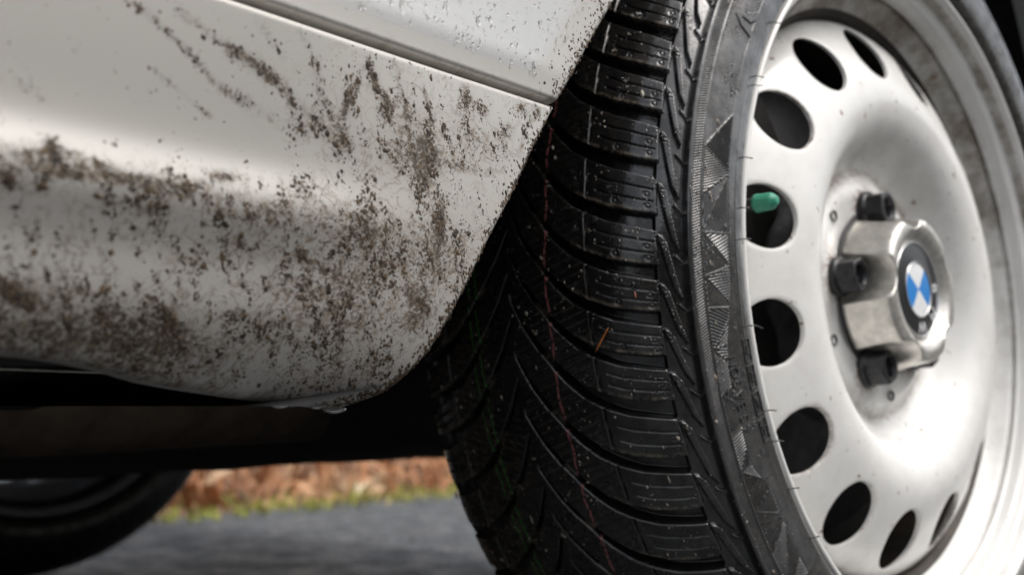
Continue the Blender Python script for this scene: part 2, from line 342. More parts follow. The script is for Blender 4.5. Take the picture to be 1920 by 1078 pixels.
streaks = [([(235,-10),(262,18),(292,40),(313,62),(345,92),(366,112),(388,138),(402,155),(425,170),(450,192)],7,.72),([(332,20),(372,45),(400,72),(440,92),(478,118),(500,135),(530,168),(545,190)],8,.62),([(430,95),(460,115),(500,150)],10,.6),([(288,134),(310,152),(333,168),(355,188),(378,208),(398,220)],5,.5),
 ([(690,112),(698,140),(715,170),(735,200)],5,.75),([(795,160),(800,190),(812,230)],4,.5),([(35,155),(60,175),(95,195)],7,.35),([(680,130),(660,180),(640,220)],6,.6),([(480,40),(510,75),(530,110)],8,.35),([(470,110),(520,150),(560,195),(600,240)],9,.5),([(420,165),(470,195),(510,225)],9,.4),([(560,60),(585,100),(600,150)],7,.35),([(740,120),(755,180),(765,240)],6,.4),([(600,170),(620,215),(650,270)],7,.5),([(1010,210),(985,240),(975,290)],6,.5),
 ([(1040,215),(1000,290),(962,372),(925,448),(875,550),(835,620)],5,.75),([(420,330),(360,350),(300,352),(230,330),(160,300),(90,270)],8,.65),([(300,375),(285,410),(270,440)],2,.8),([(760,540),(775,560),(800,580)],5,1.),([(690,430),(680,432),(672,425)],5,.9),([(560,470),(600,500),(640,520)],6,.5)]
def dirt_shade_density(s, h):
    d_ = .36 * sstep(.078, .060, h) * (1 - .3 * sstep(.04, .02, h)) + .20 * sstep(.19, .30, s) + .12 * sstep(.02, .0, h) + .60 * sstep(.045, .010, h) * (1 - sstep(.20, .26, s))  # last term: low film, part real dirt, part underside shade painted in
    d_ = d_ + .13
    for x, y, rx, ry, a in mm_clusters:
        s0, h0 = flank_sh(x, y); s1, _ = flank_sh(x + rx, y); _, h1 = flank_sh(x, y + ry)
        d_ = d_ + a * .75 * np.exp(-(((s - s0) / (s1 - s0)) ** 2 + ((h - h0) / (h1 - h0)) ** 2))
    for pl, r_, a in streaks:
        q = np.array([flank_sh(*p) for p in pl]); rr = 1.45 * abs(flank_sh(pl[0][0], pl[0][1] + r_)[1] - q[0][1]); best = np.full(np.shape(s), 9.)
        for i in range(len(q) - 1):
            e = q[i + 1] - q[i]; L2 = e @ e; t = np.clip(((s - q[i, 0]) * e[0] + (h - q[i, 1]) * e[1]) / L2, 0, 1)
            best = np.minimum(best, np.hypot(s - q[i, 0] - t * e[0], h - q[i, 1] - t * e[1]))
        d_ = d_ + a * .85 * np.exp(-(best / rr) ** 2)
    return np.clip(d_, 0, 1.25)
def edge_dist(s, h):               # distance from the lower / wheel-side edge
    out = np.full(s.size, 9.); sf, hf = s.ravel(), h.ravel(); Ee = E_[::3]
    for i in range(len(Ee) - 1):
        e = Ee[i + 1] - Ee[i]; L2 = e @ e + 1e-12; t = np.clip(((sf - Ee[i, 0]) * e[0] + (hf - Ee[i, 1]) * e[1]) / L2, 0, 1)
        out = np.minimum(out, np.hypot(sf - Ee[i, 0] - t * e[0], hf - Ee[i, 1] - t * e[1]))
    return out.reshape(s.shape)
# columns: coarse at the back, dense in view, crowded along the steep wheel-side edge
cols = np.concatenate([np.linspace(S_BACK, .10, 40)[:-1], np.linspace(.10, .255, 190)[:-1], np.linspace(.255, S_END - .0002, 330)])
NV = 170; v = np.linspace(0, 1, NV); v = v ** 1.15
hb = bottom(cols); S2 = np.repeat(cols[None], NV, 0); H2 = hb[None] + (CREASE - hb[None]) * v[:, None]
ed = edge_dist(S2, H2); ed = np.where(S2 < E_[0, 0], H2 - hb[None], ed)
RAD = .0028
W2 = wprof(S2, H2) - (RAD - np.sqrt(np.maximum(RAD ** 2 - np.maximum(RAD - ed, 0) ** 2, 0)))
tr = .0022; W2 = W2 - (tr - np.sqrt(np.maximum(tr ** 2 - np.maximum(H2 - (CREASE - tr), 0) ** 2, 0)))      # rounded top shoulder
def flank(s, h, w): return D * s[..., None] + UP * h[..., None] + NB * (OB + w)[..., None]
Pm = flank(S2, H2, W2)
rows = [flank(S2[0], H2[0], W2[0] - k_ - RAD * 0) for k_ in (.007, .004, .0015)]
topr = [flank(S2[-1], H2[-1] + a_, W2[-1] - k_) for a_, k_ in ((0, .003), (.0, .02))]
ALL = np.concatenate([np.array(rows), Pm, np.array(topr)])
den = dirt_shade_density(S2, H2); DA = np.concatenate([np.repeat(den[:1], 3, 0) * .6, den, np.repeat(den[-1:], 2, 0)])
FL = np.stack([np.repeat(S2[:1], ALL.shape[0], 0) * 1000, np.concatenate([np.repeat(H2[:1], 3, 0), H2, np.repeat(H2[-1:], 2, 0)]) * 1000, np.zeros(ALL.shape[:2])], -1)
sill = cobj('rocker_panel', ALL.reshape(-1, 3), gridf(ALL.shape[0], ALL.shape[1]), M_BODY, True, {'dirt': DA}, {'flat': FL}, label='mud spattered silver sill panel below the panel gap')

# --- fender / upper flank with the wheel arch cut out of it
A0 = np.array([CW + .005, .105]); a_pts = np.array([body_sh(*p) for p in [(1149, 0), (1107.6, 80), (1047.5, 192)]])
def arch_s(h):                     # rear edge of the arch; straight low down, round above
    st = a_pts[2, 0] + (h - a_pts[2, 1]) * (a_pts[0, 0] - a_pts[2, 0]) / (a_pts[0, 1] - a_pts[2, 1])
    R_ = np.hypot(*(np.array([a_pts[0, 0], a_pts[0, 1]]) - A0))
    cr = A0[0] - np.sqrt(np.maximum(R_ ** 2 - (h - A0[1]) ** 2, 0))
    return np.where(h < a_pts[0, 1], st, cr), R_
_, RA = arch_s(np.array([.2])); HT = A0[1] + RA; GAP = CREASE + .0013
def upper_w(s, h, e):
    w = .0008 + .010 * sstep(.14, .30, h) + .052 * sstep(.45, .66, s) * sstep(-.2, .2, h)
    w = w - .0028 * (1 - sstep(0, .0032, h - GAP)) ** 2 - .0008 * (1 - sstep(0, .016, h - GAP))
    r_ = .003
    return w - (r_ - np.sqrt(np.maximum(r_ ** 2 - np.maximum(r_ - np.maximum(e, 0), 0) ** 2, 0)))
parts = []; dl = []; fl = []
def patch(sa, sb, hs_, ns, front=False):
    t = np.linspace(0, 1, ns); Sg = sa[:, None] + (sb - sa)[:, None] * t[None]; Hg = np.repeat(hs_[:, None], ns, 1)
    e = np.minimum(np.hypot(Sg - A0[0], Hg - A0[1]) - RA, 9) if front else np.where(Hg < a_pts[0, 1], (arch_s(Hg)[0] - Sg) * .88, np.hypot(Sg - A0[0], Hg - A0[1]) - RA)
    e = np.minimum(np.abs(e), Hg - GAP + (.0 if not front else 9))
    P_ = flank(Sg, Hg, upper_w(Sg, Hg, e))
    dd = .06 + .55 * np.exp(-np.abs(e) / .012) * (Hg > GAP + .006) + .25 * np.exp(-((Hg - GAP) / .006) ** 2)
    parts.append((P_, Sg, Hg, dd)); return P_
t_ = np.linspace(0, 1, 330)
hs1 = np.concatenate([GAP + .08 * np.linspace(0, 1, 90) ** 1.3, np.linspace(GAP + .082, HT - .004, 70)])
sE = arch_s(hs1)[0]
P1 = patch(np.full(len(hs1), S_BACK), sE, hs1, 8)
tt = np.concatenate([np.linspace(0, .7, 60)[:-1], 1 - .3 * np.linspace(1, 0, 240) ** 1.2]); parts.pop()
Sg = S_BACK + (sE - S_BACK)[:, None] * tt[None]; Hg = np.repeat(hs1[:, None], len(tt), 1)
e1 = np.where(Hg < a_pts[0, 1], (arch_s(Hg)[0] - Sg) * .88, np.hypot(Sg - A0[0], Hg - A0[1]) - RA); e = np.minimum(np.maximum(e1, 0), Hg - GAP)
cl = .35 * np.exp(-(((Sg - .418) / .010) ** 2 + ((Hg - .150) / .012) ** 2)) + .5 * np.exp(-(((Sg - .405) / .004) ** 2 + ((Hg - .136) / .006) ** 2))
dd = .10 + .50 * np.exp(-np.maximum(e1, 0) / .006) + .3 * np.exp(-((Hg - GAP) / .005) ** 2) + cl
parts.append((flank(Sg, Hg, upper_w(Sg, Hg, e)), Sg, Hg, dd))
ret = flank(Sg[:, -1:], Hg[:, -1:], upper_w(Sg[:, -1:], Hg[:, -1:], e[:, -1:]) - np.array([.003, .02]))
parts.append((np.concatenate([parts[-1][0][:, -1:], ret], 1), np.repeat(Sg[:, -1:], 3, 1), np.repeat(Hg[:, -1:], 3, 1), np.full((len(hs1), 3), .5)))
rb = flank(Sg[:1], Hg[:1], upper_w(Sg[:1], Hg[:1], e[:1]) - np.array([[.02]]))
parts.append((np.concatenate([rb, parts[0][0][:1]], 0), np.repeat(Sg[:1], 2, 0), np.repeat(Hg[:1], 2, 0), np.repeat(np.array([[1.25], [1.0]]), Sg.shape[1], 1)))
hs2 = np.linspace(.02, HT - .004, 60); sf = A0[0] + np.sqrt(np.maximum(RA ** 2 - (hs2 - A0[1]) ** 2, 0))
patch(sf, np.full(60, A0[0] + .62), hs2, 30, True)
hs3 = np.concatenate([np.linspace(HT - .004, HT + .03, 12), np.linspace(HT + .04, .55, 14)])
patch(np.full(26, S_BACK), np.full(26, A0[0] + .62), hs3, 90, True)
Vs, Fs, Ds, Fl = [], [], [], []; o_ = 0
for P_, Sg_, Hg_, dd_ in parts:
    Vs.append(P_.reshape(-1, 3)); Fs.append(gridf(P_.shape[0], P_.shape[1], off=o_)); Ds.append(dd_.ravel()); Fl.append(np.stack([Sg_.ravel() * 1000, Hg_.ravel() * 1000, 0 * Hg_.ravel()], -1)); o_ += P_.shape[0] * P_.shape[1]
fender = cobj('front_fender', np.vstack(Vs), np.vstack(Fs), M_BODY, True, {'dirt': np.concatenate(Ds)}, {'flat': np.vstack(Fl)}, label='clean silver upper panel above the panel gap')

# --- bonnet / floor / far side so the car shuts out the sky
def lens_box(s0, s1, o0, o1, z0, z1):
    V = []; 
    for s in (s0, s1):
        for o in (o0, o1):
            for z in (z0, z1): V.append(D * s + NB * (OB + o) + UP * z)
    return np.array(V), [(0, 1, 3, 2), (4, 6, 7, 5), (0, 4, 5, 1), (2, 3, 7, 6), (0, 2, 6, 4), (1, 5, 7, 3)]
TR = 1.25
V1, F1 = join([lens_box(S_BACK, A0[0] + .62, -TR - .03, -.03, .52, .54)])
cobj('bonnet', V1, F1, M_BODY, False, {'dirt': np.zeros(len(V1))}, {'flat': V1 * 1000})
# rounded-edge floor pan between the sills
def slab(s0, s1, prof_oz, ns, bulge=None):
    ss_ = np.linspace(s0, s1, ns); pr = np.array(prof_oz); P_ = D * ss_[None, :, None] + NB * (OB + pr[:, 0])[:, None, None] + UP * pr[:, 1][:, None, None]
    P_ = P_.copy(); P_[..., 2] += .006 * (fbm(ss_[None] * 14 + pr[:, :1] * 9, pr[:, :1] * 20 + ss_[None] * 0, 3) - .5)
    return P_.reshape(-1, 3), gridf(len(pr), ns)
floor = catmull([(-.016, .05), (-.03, .022), (-.06, .012), (-.10, .02), (-.20, .01), (-.32, -.005), (-.5, -.015), (-.62, .01), (-.75, -.012), (-1.0, -.01), (-1.15, -.02), (-1.34, -.075), (-1.375, -.07), (-1.38, .5)], 5)
V1, F1 = slab(-.9, .33, floor, 90)
cobj('underbody', V1, F1, M_DARK)
floor2 = catmull([(-.33, .45), (-.34, .12), (-.36, -.01), (-.42, -.042), (-.55, -.052), (-.7, -.050), (-.85, -.052), (-.93, -.04), (-.97, .0), (-.98, .12), (-.98, .45)], 5)
V1, F1 = slab(.31, 1.35, floor2, 60)
cobj('subframe', V1, F1, M_DARK)
pr_ = [(-1.38, .5), (-1.38, .07), (-1.375, -.07), (-1.34, -.075), (-1.2, -.06)]
V1, F1 = slab(A0[0] + .36, 1.35, pr_, 20); cobj('far_flank', V1, F1, M_BODY, True, {'dirt': np.full(len(V1), .3)}, {'flat': V1 * 1000})
for nm_, a_ in (('front_bumper', A0[0] + .60), ('bulkhead', S_BACK - .02)):
    V1, F1 = lens_box(a_, a_ + .02, -TR, -.02, -.02, .53); cobj(nm_, V1, F1, M_BODY, False, {'dirt': np.zeros(len(V1))}, {'flat': V1 * 1000})
# brownish heat shield and exhaust seen low at the left
V1, F1 = tube([off(D * s - UP * 0 + NB * (OB - .30 - .04 * math.sin(s * 6)) + UP * (.016 - .008 * math.sin((s + .2) * 4.5) - .004)) - np.array([0, 0, CAMZ]) for s in np.linspace(-.6, .52, 40)], .035, 20)
cobj('exhaust_pipe', V1, F1, M_BROWN)
V1, F1 = tube([D * s + NB * (OB - .085) + UP * (.013 - .01 * (s - .1)) for s in np.linspace(.1, .262, 24)], np.concatenate([np.full(22, .0007), [.0006, .0004]]), 10)
cobj('brake_line', V1, F1, simple('bright_line', (.3, .29, .26), .3, .8))
# arch liner: half tunnel over the wheel, inside the fender
def liner(side, name):
    a = np.linspace(math.radians(-8), math.radians(166), 80)
    hh = np.linspace(.17, -.0, 24); low = np.where(hh > a_pts[2, 1], arch_s(hh)[0], np.interp(hh, E_[E_[:, 0] > .27, 1], E_[E_[:, 0] > .27, 0]))
    P_ = []
    for o1, r1 in catmull([(-.016, .006), (-.05, .016), (-.2, .02), (-.33, .02)], 4):
        oo_ = o1 if side > 0 else -TR - o1
        fl_ = .045 * sstep(.45, .66, A0[0] + RA * np.cos(a)) if side > 0 else 0 * a
        arc = D * (A0[0] + (RA + r1) * np.cos(a))[:, None] + UP * (A0[1] + (RA + r1) * np.sin(a))[:, None] + NB * (OB + oo_ + fl_)[:, None]
        st = D * (low - r1)[:, None] + UP * hh[:, None] + NB * np.full((24, 1), OB + oo_)
        P_.append(np.concatenate([arc, st]))
    P_ = np.array(P_); cobj(name, P_.reshape(-1, 3), gridf(P_.shape[0], P_.shape[1]), M_LINER)
liner(1, 'arch_liner'); liner(-1, 'arch_liner')
# inner wing behind the wheel
V1, F1 = join([lens_box(A0[0] - RA, A0[0] + RA, -.345, -.335, .03, .52)])
cobj('inner_wing', V1, F1, M_DARK, False)

# ------------------------------------------------------------ mud clumps on the flank (real lumps)
def lumps(pos, nrm, size, tone, aniso=None, adir=None, k=9, hgt=.35, seed=3):
    r = np.random.default_rng(seed); m_ = len(pos)
    a = np.cross(nrm, [0.31, .2, .93]); a /= np.linalg.norm(a, axis=1)[:, None]
    if adir is not None: a = adir - nrm * (adir * nrm).sum(1)[:, None]; a /= np.linalg.norm(a, axis=1)[:, None]
    b_ = np.cross(nrm, a); an = np.ones(m_) if aniso is None else aniso
    V = [pos + nrm * (size * hgt)[:, None]]
    for ring, (rr, hh) in enumerate(((.55, .85), (1., -.1))):
        for j in range(k):
            w = 2 * np.pi * (j + .5 * ring) / k; q = size * rr * (1 + r.uniform(-.5, .5, m_))
            V.append(pos + a * (q * an * np.cos(w))[:, None] + b_ * (q / np.sqrt(an) * np.sin(w))[:, None] + nrm * (size * hgt * hh * r.uniform(.6, 1.2, m_))[:, None])
    V = np.stack(V, 1); st = V.shape[1]; base = np.arange(m_)[:, None] * st; tri = []
    for j in range(k):
        j2 = (j + 1) % k
        tri.append(base + [0, 1 + j, 1 + j2]); tri.append(base + [1 + j, 1 + k + j, 1 + j2]); tri.append(base + [1 + j2, 1 + k + j, 1 + k + j2])
    return V.reshape(-1, 3), np.concatenate(tri), np.repeat(tone, st)
def flank_scatter(num, smin, smax, seed, power=2.6, s_rng=(.10, None), cap=1.1):
    r = np.random.default_rng(seed); s = r.uniform(s_rng[0], S_END, num * 30); h = r.uniform(-.002, CREASE - .002, num * 30)
    ok = h > bottom(s) + .0015; s, h = s[ok], h[ok]; dn = np.clip(dirt_shade_density(s, h), 0, cap) * (.16 + 1.75 * sstep(.49, .58, fbm((s * .89 + h * .45) * 330, (s * .45 - h * .89) * 120, 21, 3)))
    keep = r.uniform(0, 1, len(s)) < np.clip(dn, 0, 2) ** power / 1.6; s, h = s[keep][:num], h[keep][:num]
    sz = np.clip(np.exp(r.normal(np.log(smin), .55, len(s))), smin * .4, smax) * (.55 + .45 * np.clip(dirt_shade_density(s, h), 0, 1)) ; return s, h, sz, r
s_, h_, z_, r = flank_scatter(7500, .00031, .0013, 11)
s2_, h2_, z2_, _ = flank_scatter(6000, .00017, .0005, 19, 1.6)
qi = r.integers(0, len(E_), 900); qi = qi[E_[qi, 0] > .27]; e1_ = E_[qi, 0] - r.exponential(.0012, len(qi)) - .0006; e2_ = E_[qi, 1] + r.exponential(.0010, len(qi)) + .0004
s_ = np.concatenate([s_, s2_, e1_]); h_ = np.concatenate([h_, h2_, e2_]); z_ = np.concatenate([z_, z2_, r.uniform(.0002, .0008, len(e1_))])
cl_pts = [(300,22,3),(313,62,6),(292,42,4),(262,17,6),(366,107,4),(402,80,5),(442,97,8),(455,100,4),(435,118,3),(697,145,6),(690,118,4),(716,200,8),(722,210,6),(650,180,8),(648,195,6),(655,170,5),(560,238,9),(568,250,6),(585,240,5),(640,255,5),(875,185,7),(878,172,5),(872,196,5),(903,197,5),(910,207,4),(770,118,3),(1035,135,4),(98,272,8),(105,258,4),(130,287,4),(215,270,4),(318,320,6),(305,320,4),(335,330,4),(430,335,4),(488,348,5),(120,320,10),(150,330,9),(80,345,8),(75,350,6),(410,413,10),(418,408,6),(452,458,7),(240,380,8),(250,428,7),(380,420,5),(640,400,6),(690,438,6),(685,432,5),(825,420,9),(822,400,8),(828,445,7),(820,455,6),(802,300,10),(806,320,9),(795,345,8),(812,290,7),(790,370,8),(800,385,7),(785,560,6),(795,572,7),(805,582,5),(790,565,6),(20,545,14),(8,538,12),(35,555,10),(50,570,9),(60,575,7),(120,560,6),(45,497,6),(305,590,10),(315,600,11),(325,612,10),(332,625,8),(310,612,9),(298,580,8),(338,640,6),(290,655,7),(270,668,6),(245,608,6),(255,610,5),(295,617,6),(432,593,6),(440,598,5),(480,613,9),(492,618,7),(440,632,6),(455,640,5),(565,560,6),(600,540,5),(545,610,6),(610,636,7),(590,620,5),(225,602,4),(310,652,6),(335,655,7),(480,460,4),(540,445,4)]
cs = []
for x, y, q in cl_pts:
    for i in range(7 + int(q * .8)):
        a_, b2 = flank_sh(x + random.gauss(0, q * .5), y + random.gauss(0, q * .75)); cs.append((a_, b2, q * .00010 * random.uniform(.3, .9)))
cs = np.array(cs); s_ = np.concatenate([s_, cs[:, 0]]); h_ = np.concatenate([h_, cs[:, 1]]); z_ = np.concatenate([z_, cs[:, 2]])
es_ = edge_dist(s_, h_) if True else 0
ok = (h_ > bottom(s_) + .0006) & (h_ < CREASE - .001); s_, h_, z_ = s_[ok], h_[ok], z_[ok]
dn_e = edge_dist(s_, h_); wv = wprof(s_, h_) - (RAD - np.sqrt(np.maximum(RAD ** 2 - np.maximum(RAD - dn_e, 0) ** 2, 0)))
pos = off(flank(s_, h_, wv)) - car_loc; ee = 5e-4
sl_ = (wprof(s_, h_ + ee) - wprof(s_, h_ - ee)) / (2 * ee); nr = NB[None] - UP[None] * sl_[:, None]; nr /= np.linalg.norm(nr, axis=1)[:, None]
ang = np.where(s_ > .24, -1.05, -.35) + r.normal(0, .45, len(s_)); ad = D[None] * np.cos(ang)[:, None] + UP[None] * np.sin(ang)[:, None]
tone = np.clip(r.beta(1.1, 2.2, len(s_)), 0, 1)
Vm, Fm, Tm = lumps(pos, nr, z_, tone, 1 + r.exponential(.22, len(s_)), ad, 9, .24)
me = mesh_np('mud_splatter', Vm, Fm, True, {'tone': Tm}); obj('mud_splatter', me, M_MUD, sill, kind='stuff', label='dark brown mud specks and clumps thrown over the sill')
# a few on the upper panel near the arch lip
r = np.random.default_rng(5); q = 260; hh_ = GAP + .004 + r.uniform(0, .05, q); ssx = arch_s(hh_)[0] - .0015 - r.exponential(.0045, q)
pos = off(flank(ssx, hh_, upper_w(ssx, hh_, np.full(q, .003)))) - car_loc; Vm, Fm, Tm = lumps(pos, np.repeat(NB[None], q, 0), r.uniform(.0002, .0007, q), r.uniform(0, .8, q), k=7)
obj('mud_splatter', mesh_np('mud_splatter', Vm, Fm, True, {'tone': Tm}), M_MUD, fender, kind='stuff')
q = 1700; ssx = r.uniform(.20, .42, q); hh_ = GAP + .008 + r.uniform(0, .075, q); ok = ssx < arch_s(hh_)[0] - .003; ssx, hh_ = ssx[ok], hh_[ok]; q = len(ssx)
pos = off(flank(ssx, hh_, upper_w(ssx, hh_, np.full(q, .02)))) - car_loc; Vm, Fm, Tm = lumps(pos, np.repeat(NB[None], q, 0), np.clip(r.lognormal(np.log(.00042), .5, q), .0002, .0020), r.uniform(0, 1, q), 1 + r.exponential(.3, q), np.repeat((-UP + .2 * D)[None], q, 0), 8, .4)
obj('water_drops', mesh_np('water_drops', Vm, Fm, True, {'tone': Tm}), M_WATER, fender, kind='stuff')
# drops hanging from the lower lip of the sill
for x, y, rr in [(532, 758, .0020), (556, 757, .0014), (600, 762, .0013), (634, 766, .0024)]:
    a_, b2 = flank_sh(x, y); c0 = off(flank(np.array([a_]), np.array([b2]), wprof(np.array([a_]), np.array([b2])) - .002)[0]) - car_loc
    pr = [(.3, .0), (.25, .9), (0, 1.25), (-.35, 1.15), (-.7, .75), (-.9, .35), (-1, .0)]
    V1, F1 = revolve([(z * rr * .8, max(q_, .01) * rr) for z, q_ in catmull(pr, 4)], 20); V1[:, 0] *= 1.5
    obj('water_drop', mesh_np('water_drop', V1 + c0, F1), M_WATER, sill)

# ------------------------------------------------------------ wheels
half = [(-.001, .2085), (.0032, .214), (.0045, .225), (.0035, .236), (.001, .245), (-.0012, .2523), (-.006, .2598), (-.013, .2665), (-.024, .2732), (-.04, .2792), (-.064, .2832), (-.0915, .2845)]
prof = catmull(half + [(-.183 - z, r_) for z, r_ in half[-2::-1]], 24)
sl = np.concatenate([[0], np.cumsum(np.hypot(*np.diff(prof, axis=0).T))]); SMAX = sl[-1] / 2; SS = SMAX - sl      # +SMAX at the outer bead
def at_s(s):                       # profile point and normal for tread coordinate s (metres)
    z = np.interp(-s, -SS, prof[:, 0]); r_ = np.interp(-s, -SS, prof[:, 1]); e = 4e-4
    dz = np.interp(-(s - e), -SS, prof[:, 0]) - np.interp(-(s + e), -SS, prof[:, 0]); dr = np.interp(-(s - e), -SS, prof[:, 1]) - np.interp(-(s + e), -SS, prof[:, 1])
    L = np.hypot(dz, dr) + 1e-12; return z, r_, -dr / L, dz / L          # normal (z, r): rotated tangent
zt, rt, nz_, nr_ = at_s(np.array([0., .09]))
SGN = 1 if nr_[0] > 0 else -1
DEG = 4.965                        # millimetres per degree on the tread
def surf(s, ph, h=0.):             # s metres, ph radians, h metres
    z, r_, a, b_ = at_s(s); z = z + SGN * a * h; r_ = r_ + SGN * b_ * h
    return np.stack([r_ * np.cos(ph), r_ * np.sin(ph), z], -1)
PHI = [128.9, 134.0, 139.2, 144.6, 150.0, 155.4, 160.65, 165.41, 170.97, 176.47, 181.66, 186.32, 190.68, 195.2, 201.0, 206.6, 212.3, 217.6, 222.8, 228.0, 233.2]
FS = [(-2, -14.8), (3, -13.6), (8, -11.6), (13, -9.6), (20, -7.6), (30, -5.3), (34, -4.4), (43, -2.85), (52, -1.85), (63, -.95), (76, -.35), (89, 0), (120, .1)]
fx, fy = np.array(FS).T
def band(dist, w, soft=.35): return 1 - sstep(w - soft, w + soft, np.abs(dist))
def poly_in(s, y, poly, soft=.3):
    """soft inside test for a convex polygon (mm)"""
    P_ = np.array(poly); c = P_.mean(0); dmin = np.full(s.shape, 99.)
    for i in range(len(P_)):
        a, b_ = P_[i], P_[(i + 1) % len(P_)]; e = b_ - a; nn = np.array([-e[1], e[0]]) / (np.hypot(*e) + 1e-9)
        if nn @ (c - a) < 0: nn = -nn
        dmin = np.minimum(dmin, (s - a[0]) * nn[0] + (y - a[1]) * nn[1])
    return sstep(-soft, soft, dmin)
def half_tread(sig, y, shift, outer):
    """sig: mm from the V centre (>0), y: mm round the tyre. returns height mm, dirt"""
    H = np.zeros_like(sig); dirt = np.zeros_like(sig); sE_ = sig + 5.7
    phis = [p + shift for p in PHI]
    for k_ in range(len(phis) - 1):
        y0 = phis[k_] * DEG; P_ = (phis[k_ + 1] - phis[k_]) * DEG
        m_ = (y > y0 - 78) & (y < y0 + 50)
        if not m_.any(): continue
        s, yy = sE_[m_], y[m_]; f = np.interp(s, fx, fy) * DEG; yt = y0 + f
        wdt = np.interp(s, [3, 20, 40, 60, 75, 90], [3.8, 5.0, 6.4, 7.0, 7.6, 9.4]) * (P_ / 25)
        sl_ = np.interp(s, [3, 20, 40, 60, 90], [.35, .48, .66, .93, 1.])
        dd = np.minimum(yy - yt, yt + wdt - yy) * sl_
        endc = sstep(-.2, .8, s - 3.6) * (1 - sstep(87, 89, s))
        g = sstep(-.10, 1.15, dd) * endc
        tie = band(s - 24.5, 3.2, .5) * .62
        depth = 7.2 * g * (1 - tie)
        hh = -depth
        dirt[m_] = np.maximum(dirt[m_], g * tie * 1.2)
        # lips of the block: paler band along the leading edge
        dirt[m_] = np.maximum(dirt[m_], band(yy - yt + .9, .9, .6) * .75 * endc * sstep(38, 52, s) * (1 - sstep(80, 86, s)))
        # block that follows this groove: top runs from yt+wdt to next yt
        yb = yt + wdt; blk = yy - yb; blen = np.maximum(P_ - wdt, 4); inb = (blk > .6) & (blk < blen - .6)
        sip = np.zeros_like(s)
        for q_ in (.34, .68):      # long sipes in the outer half
            sip = np.maximum(sip, band(blk - blen * q_, .22, .3) * sstep(56, 57, s) * (1 - sstep(83.6, 84.4, s)))
        q_ = (yy + .30 * (s - 20) - y0 * 1.) / 4.4   # slanting sipes of the inner half
        sip2 = band((q_ - np.round(q_)) * 4.4, .20, .3) * sstep(8, 9.5, s) * (1 - sstep(49, 50, s)) * .8
        slit = band(s - 51.3 - .04 * blk, .42, .3)
        dimp = 0
        hh = hh - np.where(inb, 1.9 * sip + .9 * sip2 + 2.6 * slit, 0)
        dirt[m_] = np.maximum(dirt[m_], np.where(inb, np.maximum(sip2 * .55, slit * .3), 0))
        for ds, dq in ((81.5, .82), (81.0, .5), (47, .7), (30, .5), (15, .45), (66, .82)):
            rr = np.hypot(s - ds, blk - blen * dq); ringd = band(rr - 1.15, .3, .3); hh = hh - np.where(inb, ringd * .5, 0)
        Hm = H[m_]; H[m_] = np.where(np.abs(hh) > np.abs(Hm), hh, Hm)
    # shoulder: sunken field with slanted bars bridging the grooves
    zone = sstep(84.6, 85.4, sE_) * (1 - sstep(99.4, 100.0, sE_))
    zi = zone > 0
    if zi.any():
        s, yy = sE_[zi], y[zi]; top = np.zeros_like(s); extra = np.zeros_like(s)
        for k_ in range(len(phis) - 1):
            y0 = phis[k_] * DEG; P_ = (phis[k_ + 1] - phis[k_]) * DEG; U = y0 + 9.4 * P_ / 25
            m2 = (yy > U - 12) & (yy < U + P_ * 2 + 14)
            if not m2.any(): continue
            a_, b2 = s[m2], yy[m2]
            bar = np.maximum(poly_in(a_, b2, [(85.9, U), (88.4, U + 1.2), (91.0, U + 5.6), (91.4, U + 8.6), (88, U + 6), (86.2, U + 4)], .22),
                             poly_in(a_, b2, [(86.5, U + 3), (90.6, U + 4.5), (96.6, U + P_ + 6.5), (96.8, U + P_ + 9.5), (92.7, U + P_ + 2)], .22))
            blk = poly_in(a_, b2, [(83, U + .2), (85.4, U - .2), (85.6, U + 3.6), (89.3, U + P_ - 9.4 * P_ / 25), (83, U + P_ - 9.8 * P_ / 25)], .22)
            notch = poly_in(a_, b2, [(94.2, U + 10), (99.6, U + 15.5), (99.6, U + 17), (94.6, U + 12.5)], .25)
            top[m2] = np.maximum(top[m2], .62 * notch)
            top[m2] = np.maximum(top[m2], np.maximum(bar, blk))
            dim = np.hypot(a_ - 88.4, b2 - U - 5.2); extra[m2] += band(dim - 1.2, .3, .3) * .5
            extra[m2] += band((b2 - U - 14) - (a_ - 93) * 1.1, .35, .3) * (a_ > 94) * (a_ < 99) * .8
        wedge = -3.0 * (1 - top) - extra * top
        z_ = zone[zi]; base = H[zi]; H[zi] = base * (1 - z_) + np.where(top > .5, -extra - (1 - top) * 3, np.minimum(-2.6, -3.0)) * z_
    return H, dirt
